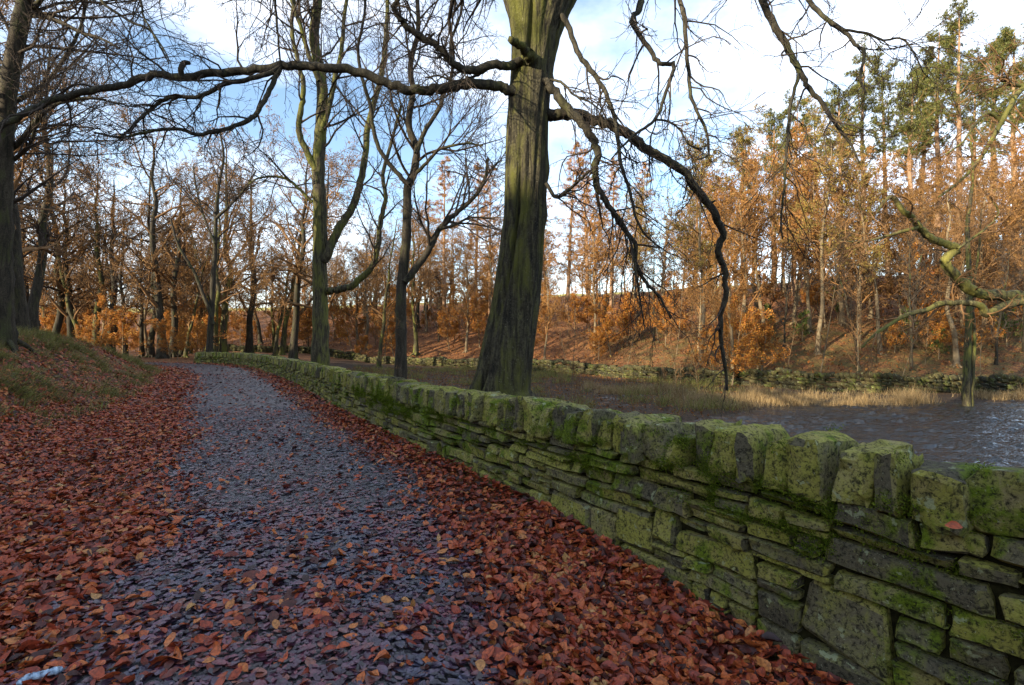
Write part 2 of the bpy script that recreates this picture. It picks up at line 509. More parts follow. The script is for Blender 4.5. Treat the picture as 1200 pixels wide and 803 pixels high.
def ground_material():
    k = NT('ground')
    p = k.pos()
    att = k.n('Attribute', None, attribute_name='zone')
    sep = k.n('SeparateColor', {'Color': att.outputs['Color']})
    grass_w, field_w, silt_w = sep.outputs[0], sep.outputs[1], sep.outputs[2]
    n1 = k.noise(p, 1.4, 5, 0.6)
    n2 = k.noise(p, 14.0, 6, 0.65)
    vo = k.n('TexVoronoi', {'Vector': p, 'Scale': 15.0})
    leafy = k.ramp(k.n('SeparateColor', {'Color': vo.outputs['Color']}).outputs[0],
                   [(0, (0.05, 0.024, 0.014)), (0.4, (0.16, 0.062, 0.026)), (0.8, (0.28, 0.115, 0.038)), (1, (0.34, 0.19, 0.06))])
    leafy = k.mix(k.ramp(n2, [(0.35, 0.7), (0.6, 0.0)]), leafy, (0.022, 0.014, 0.010))
    gr = k.ramp(n2, [(0.3, (0.030, 0.030, 0.012)), (0.55, (0.085, 0.085, 0.028)), (0.8, (0.17, 0.15, 0.05))])
    fld = k.ramp(n1, [(0.3, (0.24, 0.22, 0.06)), (0.7, (0.42, 0.36, 0.11))])
    slt = k.ramp(n2, [(0.34, (0.012, 0.009, 0.007)), (0.5, (0.038, 0.025, 0.015)), (0.66, (0.085, 0.050, 0.026))])
    gf = k.math('MULTIPLY', grass_w, k.ramp(n1, [(0.38, 0.0), (0.58, 1.0)]))
    col = k.mix(gf, leafy, gr)
    col = k.mix(silt_w, col, slt)
    col = k.mix(field_w, col, fld)
    h = k.math('ADD', n2, k.math('MULTIPLY', vo.outputs['Distance'], 0.8))
    return k.out(col, 0.85, 0.2, h, 0.8, 0.04)
M['ground'] = ground_material()

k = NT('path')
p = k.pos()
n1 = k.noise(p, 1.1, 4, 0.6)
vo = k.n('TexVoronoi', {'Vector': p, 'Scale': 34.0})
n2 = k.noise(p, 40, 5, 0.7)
col = k.ramp(k.n('SeparateColor', {'Color': vo.outputs['Color']}).outputs[0], [(0, (0.022, 0.021, 0.024)), (0.6, (0.060, 0.058, 0.066)), (1, (0.12, 0.115, 0.12))])  # gravel grey with a bluish sky-reflection tint put into the colour
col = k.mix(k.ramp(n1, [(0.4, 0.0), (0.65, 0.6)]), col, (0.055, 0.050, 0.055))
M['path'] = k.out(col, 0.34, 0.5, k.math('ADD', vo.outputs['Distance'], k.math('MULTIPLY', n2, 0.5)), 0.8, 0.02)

k = NT('water')
p = k.pos()
mp = k.n('Mapping', {'Vector': p, 'Scale': (1.5, 4.2, 1.0), 'Rotation': (0, 0, -0.25)}).outputs['Vector']
n1 = k.noise(mp, 1.0, 4, 0.55)
n2 = k.noise(mp, 4.5, 3, 0.5)
M['water'] = k.out((0.006, 0.007, 0.006), 0.03, 0.35, n2, 0.8, 0.07)

k = NT('pale_wood')
nz = k.noise(k.pos(), 40, 4, 0.6)
M['pale_wood'] = k.out(k.ramp(nz, [(0.36, (0.07, 0.09, 0.13)), (0.5, (0.24, 0.34, 0.46)), (0.7, (0.44, 0.58, 0.70))]), 0.6, 0.3, nz, 0.4, 0.004)

# ------------------------------------------------------------------ the ground, path and pond
def warp_axis(lo, hi, n, c=2.2, p0=0.0):
    a, b = math.asinh((lo - p0) / c), math.asinh((hi - p0) / c)
    return p0 + c * np.sinh(np.linspace(a, b, n))

gx = warp_axis(-420, 420, 240, 6.0, -4.0)
gy = warp_axis(-140, 700, 250, 7.0, 10.0)
GX, GY = np.meshgrid(gx, gy)
GZ = height(GX, GY)
V = np.stack([GX, GY, GZ], -1).reshape(-1, 3)
ii = np.arange(len(gx) * len(gy)).reshape(len(gy), len(gx))
F = np.stack([ii[:-1, :-1], ii[:-1, 1:], ii[1:, 1:], ii[1:, :-1]], -1).reshape(-1, 4)
mb = MB()
mb.add(V, F)
me = mb.mesh('ground')
sL = sdist(BANK, GX, GY)
uF = -sdist(FARW, GX, GY)
rW = -sdist(WALL_X, GX, GY)
zone = np.zeros((len(V), 4))
zone[:, 0] = 0.6 * sst(-0.2, 0.5, sL) * sst(9, 3, sL) + sst(-1.5, 0.5, uF) * sst(16, 8, uF) * 0.7 * sst(4, 12, V[:, 0])
zone[:, 1] = sst(44, 52, uF) * sst(60, 40, V[:, 0])
zone[:, 2] = sst(2, 4, rW) * sst(0.5, -1.0, uF) * sst(-25, -15, V[:, 0])
zone[:, 3] = 1
at_ = me.attributes.new('zone', 'FLOAT_COLOR', 'POINT')
at_.data.foreach_set('color', zone.astype(np.float32).ravel())
ground = tag(obj('ground', me, M['ground']), kind='structure')

# arc-length frame along the path wall
WS = np.concatenate([[0], np.cumsum(np.linalg.norm(np.diff(WALL, axis=0), axis=1))])
WT = nrm(np.gradient(WALL, axis=0))
WN = np.stack([-WT[:, 1], WT[:, 0]], 1)          # towards the path
def wframe(a):
    a = np.asarray(a, float)
    return (np.stack([np.interp(a, WS, WALL[:, 0]), np.interp(a, WS, WALL[:, 1])], -1),
            nrm(np.stack([np.interp(a, WS, WN[:, 0]), np.interp(a, WS, WN[:, 1])], -1)))

# path: a strip parallel to the wall, bending away to the left at its far end
PATH_C = smooth_line([(1.6, -9), (0.3, -3.5), (-0.55, 1.0), (-1.55, 4.0), (-2.9, 6.6), (-4.3, 9.0), (-6.4, 12.4), (-10.3, 19.0), (-15.0, 26.4), (-18.4, 30.7), (-22.0, 33.6),
                      (-28, 36.2), (-38, 38.4), (-70, 42)], 10)
PT = nrm(np.gradient(PATH_C, axis=0))
PN = np.stack([-PT[:, 1], PT[:, 0]], 1)
js = np.linspace(-1, 1, 9)
hw = 1.6 + 0.12 * wav(PATH_C[:, 0], PATH_C[:, 1], 1.5, 2)
PX = PATH_C[:, None, :] + PN[:, None, :] * (js[None, :, None] * hw[:, None, None])
PZ = height(PX[..., 0], PX[..., 1]) + 0.020 - 0.028 * js[None] ** 4
V = np.concatenate([PX, PZ[..., None]], -1).reshape(-1, 3)
ii = np.arange(len(PATH_C) * 9).reshape(-1, 9)
F = np.stack([ii[:-1, :-1], ii[1:, :-1], ii[1:, 1:], ii[:-1, 1:]], -1).reshape(-1, 4)
mb = MB()
mb.add(V, F[:, ::-1])
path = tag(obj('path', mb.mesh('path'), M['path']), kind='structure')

wx = np.concatenate([np.linspace(-2, 4, 12, endpoint=False), np.linspace(4, 25, 190, endpoint=False), np.linspace(25, 75, 20)])
wy = np.concatenate([np.linspace(-25, 9, 20, endpoint=False), np.linspace(9, 25, 190, endpoint=False), np.linspace(25, 36, 8)])
QX, QY = np.meshgrid(wx, wy)
_wg = np.random.default_rng(17)
QZ = np.zeros_like(QX)
for _ in range(46):                                   # wind ripples, mostly running across the pond
    th = _wg.normal(1.25, 0.42)
    lam = 0.20 * math.exp(_wg.normal(0.45, 0.5))
    QZ += 0.0075 * lam ** 1.1 / 0.35 * np.sin((QX * math.cos(th) + QY * math.sin(th)) * 6.283 / lam + _wg.uniform(0, 6.28))
QZ *= 0.75 + 0.45 * np.clip(wav(QX, QY, 3.5, 1), -1, 1)
ii = np.arange(QX.size).reshape(QX.shape)
mb = MB()
mb.add(np.stack([QX, QY, QZ - 1.0], -1), np.stack([ii[:-1, :-1], ii[:-1, 1:], ii[1:, 1:], ii[1:, :-1]], -1).reshape(-1, 4))
water = tag(obj('pond_water', mb.mesh('pond_water'), M['water']), kind='structure')

# ------------------------------------------------------------------ the dry stone wall beside the path
def wall_h(a):
    p, _ = wframe(a)
    return np.interp(p[..., 1], [-4, 2.4, 4.2, 5.4, 8, 12, 20, 30, 36], [1.06, 1.06, 1.01, 0.97, 0.93, 0.89, 0.85, 0.81, 0.77])
COPE = 0.29
WALL_LEN = WS[-1]
g = np.random.default_rng(21)

def to_world(a, o, z):
    p, n = wframe(a)
    return np.concatenate([p + n * o[..., None], z[..., None]], -1)

def grid_idx(nu, nv):
    i = np.arange(nu * nv).reshape(nv, nu)
    return np.stack([i[:-1, :-1], i[:-1, 1:], i[1:, 1:], i[1:, :-1]], -1).reshape(-1, 4)

def face_stone(g, a0, a1, z0, z1, nu, nv, depth=0.17):
    """a rough face stone: rounded front grid and sides that run back into the wall; (a,o,z) wall coordinates"""
    rim = lambda n: np.array([-1, -0.90, -0.38, 0.33, 0.90, 1]) if n == 6 else (np.array([-1, -0.84, 0.05, 0.84, 1]) if n == 5 else np.array([-1, -0.8, 0.8, 1]))
    U2, W2 = np.meshgrid(rim(nu), rim(nv))
    U = U2
    U2 = U2 + (np.abs(U2) < 0.5) * g.normal(size=U.shape) * 0.12
    ca, cz, sa, sz = (a0 + a1) / 2, (z0 + z1) / 2, (a1 - a0) / 2, (z1 - z0) / 2
    k = g.normal(size=8)
    edge = np.maximum(np.abs(U2), np.abs(W2))
    jg = min(sz * 0.16, 0.009)
    cor = (np.abs(U2) > 0.95) & (np.abs(W2) > 0.95)
    cut = np.where(cor, g.uniform(0.01, 0.10, U.shape), 0)
    A = ca + sa * U2 * (1 + 0.05 * k[0] * W2) * (1 - cut * min(1, sz / sa)) + jg * g.normal(size=U.shape) * 0.7
    Z = cz + sz * W2 * (1 + 0.09 * k[1] * U2) * (1 - cut) + sz * 0.09 * k[2] * U2 + jg * g.normal(size=U.shape) * 0.6
    prot = 0.016 * k[3]
    edge = np.maximum(np.abs(U2), np.abs(W2))
    O = prot + 0.012 * k[4] * U2 + 0.010 * k[5] * W2 - np.where(edge > 0.95, 0.022, 0) - np.where(cor, 0.012, 0)
    O = O + g.normal(size=U.shape) * 0.006
    O = O - 0.045 * (Z / 1.1)                      # batter
    A, Z, O = [q.reshape(-1) for q in (A, Z, O)]
    ring = np.concatenate([np.arange(nu), np.arange(1, nv) * nu + nu - 1, (nv - 1) * nu + np.arange(nu - 2, -1, -1), np.arange(nv - 2, 0, -1) * nu])
    A2 = ca + (A[ring] - ca) * 0.95
    Z2 = cz + (Z[ring] - cz) * 0.93
    O2 = O[ring] * 0 - depth
    n = nu * nv
    F = grid_idx(nu, nv)
    m = len(ring)
    S = np.stack([ring, n + np.arange(m), n + (np.arange(m) + 1) % m, np.roll(ring, -1)], -1)
    return np.concatenate([A, A2]), np.concatenate([O, O2]), np.concatenate([Z, Z2]), np.vstack([F, S])

NC = 7
fr = np.cumsum(np.array([1.5, 1.3, 1.35, 0.95, 1.2, 0.85, 0.9]))
fr = np.concatenate([[0], fr / fr[-1]])
def zline(kk, a):
    hb = wall_h(a) - COPE
    w = 0.016 * math.sin(a * 1.9 + kk * 1.7) + 0.012 * math.sin(a * 4.3 + kk * 2.9)
    w = w if 0 < kk < NC else 0
    p, _ = wframe(a)
    lo = float(np.interp(p[1], [2.4, 5.0], [-0.24, 0.0]))
    return lo + (hb - lo) * fr[kk] + w - (0.05 if kk == 0 else 0)

stones = []                                            # (a0,a1,z0,z1)
blocked = [[] for _ in range(NC + 1)]
for kk in range(NC):
    a = -g.uniform(0, 0.3)
    while a < WALL_LEN:
        L = float(np.clip(g.lognormal(math.log(0.33), 0.45), 0.12, 0.70))
        hit = [b for b in blocked[kk] if b[0] - 0.06 < a < b[1] - 1e-6]
        if hit:
            a = hit[0][1]
            continue
        nxt = [b[0] for b in blocked[kk] if b[0] >= a]
        if nxt and a + L > min(nxt) - 0.08:
            L = min(nxt) - a
        b = min(a + L, WALL_LEN)
        a_, b_ = max(a, 0), b
        if b_ - a_ > 0.05:
            mid = (a_ + b_) / 2
            z0, z1 = zline(kk, mid), zline(kk + 1, mid)
            j = g.uniform(0.007, 0.016)
            two = kk < NC - 1 and g.uniform() < 0.08 and not [q for q in blocked[kk + 1] if q[1] > a_ and q[0] < b_]
            if two:
                z1 = zline(kk + 2, mid)
                blocked[kk + 1].append((a_, b_))
                stones.append((a_ + j, b_ - j, z0 + j, z1 - j))
            elif (z1 - z0) > 0.10 and g.uniform() < 0.24:
                zz = z0 + (z1 - z0) * g.uniform(0.35, 0.65)
                stones.append((a_ + j, b_ - j, z0 + j, zz - j * 0.6))
                if b_ - a_ > 0.3 and g.uniform() < 0.6:
                    aa = a_ + (b_ - a_) * g.uniform(0.35, 0.65)
                    stones.append((a_ + j, aa - j, zz + j * 0.6, z1 - j))
                    stones.append((aa + j, b_ - j, zz + j * 0.6, z1 - j))
                else:
                    stones.append((a_ + j, b_ - j, zz + j * 0.6, z1 - j))
            else:
                stones.append((a_ + j, b_ - j, z0 + j, z1 - j))
        a = b

wall = thing('dry_stone_wall', 'long mossy dry stone wall with upright cope stones beside the leafy path', 'stone wall', (float(WALL[12][0]), float(WALL[12][1]), 0))
WO = np.array(wall.location)

def screen_size(P):
    """largest extent in photo pixels and whether in view"""
    y = P[:, 1]
    if y.min() < 0.4:
        return 0
    px = 600 + P[:, 0] / y * 600
    py = HY - (P[:, 2] - CAM_H) / y * 600
    if px.max() < 0 or px.min() > 1200 or py.min() > 803:
        return 0
    return min(px.max(), 1200) - max(px.min(), 0) + py.max() - py.min()

built = []
for (a0, a1, z0, z1) in stones:
    p, _ = wframe((a0 + a1) / 2)
    near = 0.5 < p[1] < 13
    nu, nv = (6, 5) if near else (4, 4)
    A, O, Z, Fq = face_stone(g, a0, a1, z0, z1, nu, nv)
    P = to_world(A, O, Z)
    built.append((screen_size(P), P, Fq))
built.sort(key=lambda q: -q[0])
rest = MB()
moss_seed = []
for i, (s, P, Fq) in enumerate(built):
    if i < 300 and s >= 9:
        c = P.mean(0)
        m = MB()
        m.add(P - c, Fq)
        obj('stone', m.mesh('stone', True, 24), M['stone'], wall, c - WO)
    else:
        rest.add(P - WO, Fq)
    if s > 12:
        moss_seed.append(P[:len(P) // 2])
tag(obj('stone', rest.mesh('small_stones', True, 24), M['stone'], wall), kind='stuff')

def boulder(g, nx=4, ny=4, nz=5, round_=0.16, rough=0.05):
    """closed rounded block on -1..1, welded cube grid"""
    key, V, F = {}, [], []
    def vid(i, j, k_):
        t = (i, j, k_)
        if t not in key:
            key[t] = len(V)
            V.append((2 * i / nx - 1, 2 * j / ny - 1, 2 * k_ / nz - 1))
        return key[t]
    for i in range(nx):
        for j in range(ny):
            F.append((vid(i, j, 0), vid(i, j + 1, 0), vid(i + 1, j + 1, 0), vid(i + 1, j, 0)))
            F.append((vid(i, j, nz), vid(i + 1, j, nz), vid(i + 1, j + 1, nz), vid(i, j + 1, nz)))
    for i in range(nx):
        for k_ in range(nz):
            F.append((vid(i, 0, k_), vid(i + 1, 0, k_), vid(i + 1, 0, k_ + 1), vid(i, 0, k_ + 1)))
            F.append((vid(i, ny, k_), vid(i, ny, k_ + 1), vid(i + 1, ny, k_ + 1), vid(i + 1, ny, k_)))
    for j in range(ny):
        for k_ in range(nz):
            F.append((vid(0, j, k_), vid(0, j, k_ + 1), vid(0, j + 1, k_ + 1), vid(0, j + 1, k_)))
            F.append((vid(nx, j, k_), vid(nx, j + 1, k_), vid(nx, j + 1, k_ + 1), vid(nx, j, k_ + 1)))
    V = np.array(V)
    V = np.sign(V) * np.abs(V) ** 0.6
    r = (np.abs(V) ** 13).sum(1, keepdims=True) ** (1 / 13)
    V = V / r
    k2 = g.normal(size=(3, 3)) * 0.06
    V = V + (V @ k2) * 0.6 + 0.06 * g.normal() * V[:, [1, 2, 0]] * V[:, [2, 0, 1]]
    V = V + g.normal(size=V.shape) * rough
    return V, np.array(F)

cope_rest = MB()
a = 0.0
cope_top = []
while a < WALL_LEN - 0.12:
    w = float(np.clip(g.normal(0.185, 0.035), 0.11, 0.25))
    p, _ = wframe(a + w / 2)
    hgt = float(wall_h(a + w / 2))
    near = 0.5 < p[1] < 13
    V, Fq = boulder(g, *((4, 4, 5) if near else (2, 2, 2)), rough=0.055)
    zt = hgt + g.normal() * 0.020
    low = g.uniform() < 0.09
    if low:
        zt -= g.uniform(0.06, 0.12)
    zb = hgt - COPE - 0.015
    lean = g.normal() * 0.08
    tw = g.normal() * 0.06
    dep = 0.20 + g.normal() * 0.02
    A = a + w / 2 + V[:, 0] * (w / 2 - 0.004) + lean * (V[:, 2] + 1) * 0.13 + tw * V[:, 1] * 0.12
    O = -0.205 + g.normal() * 0.02 + V[:, 1] * dep - V[:, 2] * 0.012
    Z = (zt + zb) / 2 + V[:, 2] * (zt - zb) / 2 + g.normal() * 0.010 * V[:, 1] * (V[:, 2] > 0) + g.normal() * 0.014 * V[:, 0] * (V[:, 2] > 0) - 0.022 * (V[:, 1] < -0.5) * (V[:, 2] > 0.5)
    P = to_world(A, O, Z)
    s = screen_size(P)
    if s >= 14 and near:
        c = P.mean(0)
        m = MB()
        m.add(P - c, Fq)
        obj('cope_stone', m.mesh('cope_stone', True, 28), M['stone'], wall, c - WO)
        moss_seed.append(P)
    else:
        cope_rest.add(P - WO, Fq)
    a += w + (g.uniform(0.006, 0.020) if g.uniform() > 0.15 else g.uniform(0.025, 0.05))
tag(obj('cope_stone', cope_rest.mesh('small_cope_stones', True, 28), M['stone'], wall), kind='stuff')

# earth and rubble heart of the wall
aa = np.linspace(0.02, WALL_LEN - 0.05, 160)
hh = wall_h(aa)
sec = []
for o, f in ((-0.075, -0.3), (-0.115, 1.0), (-0.34, 1.0), (-0.42, -0.9)):
    z = (hh - COPE + 0.02) * f if f > 0 else np.full_like(hh, f)
    sec.append(to_world(aa, np.full_like(aa, o), z) - WO)
S = np.stack(sec, 1)
ii = np.arange(160 * 4).reshape(160, 4)
F = np.stack([ii[:-1, :-1], ii[:-1, 1:], ii[1:, 1:], ii[1:, :-1]], -1).reshape(-1, 4)
mb = MB()
mb.addm(S, [F, [[ii[0, 0], ii[0, 3], ii[0, 2], ii[0, 1]], [ii[-1, 0], ii[-1, 1], ii[-1, 2], ii[-1, 3]]]])
obj('wall_core', mb.mesh('wall_core', False), M['wall_earth'], wall)

# ------------------------------------------------------------------ trees: shared growing rules
def tree_curves(g, H, r0, clear, nl, limb, ang, trop, lean=(0, 0), wob=0.03, sub=(7, 6, 4), fork=0.0, tipr=0.005, twig_trop=0.02, flat=0.0, wander=0.16, trunk_top=0.12, sublen=(0.58, 0.55, 0.55)):
    n = 11
    t = np.linspace(0, 1, n)
    d = np.cumsum(g.normal(size=(n, 2)) * wob * H / n * (t[:, None] > 0.1), 0)
    P = np.stack([lean[0] * t * H + d[:, 0], lean[1] * t * H + d[:, 1], t * H], 1)
    R = r0 * ((1 - t) ** 0.8 * (1 - trunk_top) + trunk_top)
    R[0] *= 1.35
    trunk = (P[None], R[None])
    extra = []
    l1 = spawn(g, trunk[0], trunk[1], nl, limb, ang, trop, wander, 8, clear, 0.98, 0.55, 0.012, absL=True, shrink=0.45)
    l2 = spawn(g, *l1, sub[0], sublen[0], 0.75, trop * 0.6, wander * 1.1, 6, 0.2, 1.0, 0.6, 0.008, flat=flat)
    l3 = spawn(g, *l2, sub[1], sublen[1], 0.75, twig_trop, wander * 1.1, 4, 0.15, 1.0, 0.6, tipr, flat=flat)
    l4 = spawn(g, *l3, sub[2], sublen[2], 0.65, twig_trop, wander, 3, 0.15, 1.0, 0.7, tipr, flat=flat) if sub[2] else None
    # twigs straight from the limbs as well
    l5 = spawn(g, *l1, 6, 0.22, 0.9, twig_trop, wander, 4, 0.2, 0.95, 0.35, tipr, flat=flat)
    return trunk, l1, l2, l3, l4, l5

def root_flare(mb, g, r0, n=5, z=0.0):
    for i in range(n):
        a = i / n * 6.283 + g.uniform(-0.4, 0.4)
        L = r0 * g.uniform(1.5, 2.6)
        P = np.array([[math.cos(a) * r0 * 0.35, math.sin(a) * r0 * 0.35, r0 * 2.6],
                      [math.cos(a) * r0 * 0.8, math.sin(a) * r0 * 0.8, r0 * 1.0],
                      [math.cos(a) * L, math.sin(a) * L, -0.03], [math.cos(a) * L * 1.4, math.sin(a) * L * 1.4, -0.30]])
        polytube(mb, P, [r0 * 0.55, r0 * 0.5, r0 * 0.30, r0 * 0.16], 6, 3, cap=False)

def build_tree(root, g, bark, twig, curves, r0, kt=9, flare=True, leaf=None):
    trunk, l1, l2, l3, l4, l5 = curves
    mb = MB()
    Pt, Rt = resample(smooth_line(trunk[0][0], 4), np.interp(np.linspace(0, 10, 41), np.arange(11), trunk[1][0]), 36)
    tubes(mb, Pt[None], Rt[None], kt)
    if flare:
        root_flare(mb, g, r0)
    obj('trunk', mb.mesh('trunk'), bark, root)
    mb = MB()
    tubes(mb, *l1, 6)
    tubes(mb, *l2, 4)
    tubes(mb, *l3, 3)
    if l4 is not None:
        tubes(mb, *l4, 3)
    tubes(mb, *l5, 3)
    crown = obj('crown', mb.mesh('crown'), twig, root)
    return crown

def leaf_cards(g, P, size, n_per=1, flat=0.0, spread=0.05, aspect=0.62):
    """small folded leaves scattered at points P"""
    C = np.repeat(P, n_per, 0)
    N = len(C)
    C = C + g.normal(size=C.shape) * spread
    nor = g.normal(size=(N, 3))
    nor[:, 2] += flat
    nor = nrm(nor)
    x = nrm(np.cross(nor, g.normal(size=(N, 3))))
    y = np.cross(nor, x)
    s = (size * g.uniform(0.6, 1.3, N))[:, None]
    a = C - x * s
    b = C + y * s * aspect + nor * s * 0.18
    c = C + x * s
    d = C - y * s * aspect + nor * s * 0.18
    V = np.stack([a, b, c, d], 1).reshape(-1, 3)
    i = np.arange(N)[:, None] * 4
    F = np.concatenate([i + [0, 1, 2], i + [0, 2, 3]], 0)
    return V, F

def ends(l, lo=0):
    return l[0][:, lo:].reshape(-1, 3)

# ------------------------------------------------------------------ the great beech behind the wall
BD = 7.6                                              # its distance from the camera
bz = float(height(at(586, 404, BD)[0], BD))
base = np.array([at(586, 404, BD)[0], BD, bz])
beech = thing('beech_tree', 'massive mossy beech with fused double trunk leaning behind the wall', 'tree', base)
g = np.random.default_rng(33)

def rel(pts, o):
    return np.array(pts, float) - np.asarray(o, float)

# trunk: rings through traced left and right edges, with a seam between two fused stems
rows = [(480, 537, 632), (462, 548, 620), (440, 556, 622), (400, 566, 627), (361, 575, 632), (310, 583, 636), (260, 590, 639), (205, 592, 642), (150, 594, 643),
        (110, 597, 646), (80, 599, 650), (50, 599, 656), (20, 595, 668), (-10, 588, 684), (-40, 582, 700)]
ty = np.array([r[0] for r in rows], float)
tc = np.array([(r[1] + r[2]) / 2 for r in rows])
tw = np.array([(r[2] - r[1]) / 2 for r in rows])
q = np.linspace(0, len(rows) - 1, 150)
ty, tc, tw = [np.interp(q, np.arange(len(rows)), v) for v in (ty, tc, tw)]
C = np.stack([at(tc[i], ty[i], BD) for i in range(150)]) - base
Rr = tw / 600 * BD * 0.97
C[0, 2] = min(C[0, 2], -0.25)
K = 220
ang = np.arange(K) / K * 2 * np.pi
front = -np.pi / 2                                    # towards the camera
V = np.zeros((150, K, 3))
_g = np.random.default_rng(8)
RID = np.zeros((150, K))                              # bark ridges that run up the stem and break off
for _ in range(420):
    a0, i0, L_, w_, h_ = _g.uniform(0, 6.283), _g.integers(0, 150), _g.uniform(4, 22), _g.uniform(0.02, 0.055), _g.uniform(-0.035, 0.022)
    dv = np.arange(150) - i0
    da = np.angle(np.exp(1j * (ang[None] - a0 - 0.010 * dv[:, None] * math.sin(a0 * 5))))
    RID += h_ * np.exp(-(da / w_) ** 2) * np.exp(-(dv[:, None] / L_) ** 4)
for i in range(150):
    f = i / 149
    seam = front - 0.35 + 0.55 * np.interp(f, [0, 0.35, 0.6, 1], [-0.75, -0.15, 0.10, 0.15])
    d1 = np.angle(np.exp(1j * (ang - seam)))
    d2 = np.angle(np.exp(1j * (ang - seam - 2.8)))
    rr = 1 - 0.34 * np.exp(-(d1 / 0.11) ** 2) * (0.55 + 0.45 * math.sin(f * 17 + 1)) - 0.16 * np.exp(-(d2 / 0.3) ** 2)
    rr = rr + 0.040 * np.sin(ang * 7 + 2.0 * math.sin(f * 3)) * (0.5 + 0.5 * math.sin(f * 9)) + 0.030 * np.sin(ang * 3 + 1.3 + f * 4)
    rr = rr + 0.018 * np.sin(ang * 17 + 5 * math.sin(f * 5 + 1)) + RID[i]
    fl = math.exp(-f * 20)
    rr = rr * (1 + 0.22 * fl * np.maximum(0, np.sin(ang * 5 + 0.8)))
    # burrs, branch collars and old wounds
    for (bf, ba, bs, bw) in ((0.66, -0.25, 0.16, 0.18), (0.60, -1.9, -0.10, 0.22), (0.43, -0.1, 0.14, 0.15), (0.72, -2.6, 0.08, 0.2), (0.63, -2.9, 0.05, 0.2), (0.27, -1.2, -0.07, 0.2), (0.50, -0.2, 0.10, 0.2), (0.77, -0.2, 0.10, 0.16)):
        da = np.angle(np.exp(1j * (ang - ba)))
        rr = rr + bs * np.exp(-(da / bw) ** 2 - ((f - bf) / 0.018) ** 2)
    r = Rr[i] * rr * (1 + 0.004 * np.random.default_rng(i).normal(size=K))
    V[i] = C[i] + np.stack([np.cos(ang) * r, np.sin(ang) * r * 0.95, np.zeros(K)], -1)
ii = np.arange(150 * K).reshape(150, K)
F = np.stack([ii[:-1], np.roll(ii[:-1], -1, 1), np.roll(ii[1:], -1, 1), ii[1:]], -1).reshape(-1, 4)
mb = MB()
mb.add(V, F)
# leaders above the fork, out of the picture but carrying the hanging boughs
top = C[-1]
lead = []
for (dx, dy, L, r) in ((-0.28, 0.10, 7.0, 0.34), (0.42, -0.05, 6.5, 0.36), (0.1, 0.5, 6.0, 0.26)):
    P = np.array([top + (dx * 0.6, dy * 0.4, -0.35)] + [top + np.array([dx * t * L * (0.4 + 0.6 * t), dy * t * L * (0.4 + 0.6 * t), t * L]) for t in (0.15, 0.4, 0.7, 1.0)])
    S, tR = polytube(mb, P, [r, r * 0.85, r * 0.6, r * 0.38, r * 0.1], 12, 4, 0.08, 3)
    lead.append((S, tR))
beech_trunk = obj('trunk', mb.mesh('trunk'), M['bark_hero'], beech)

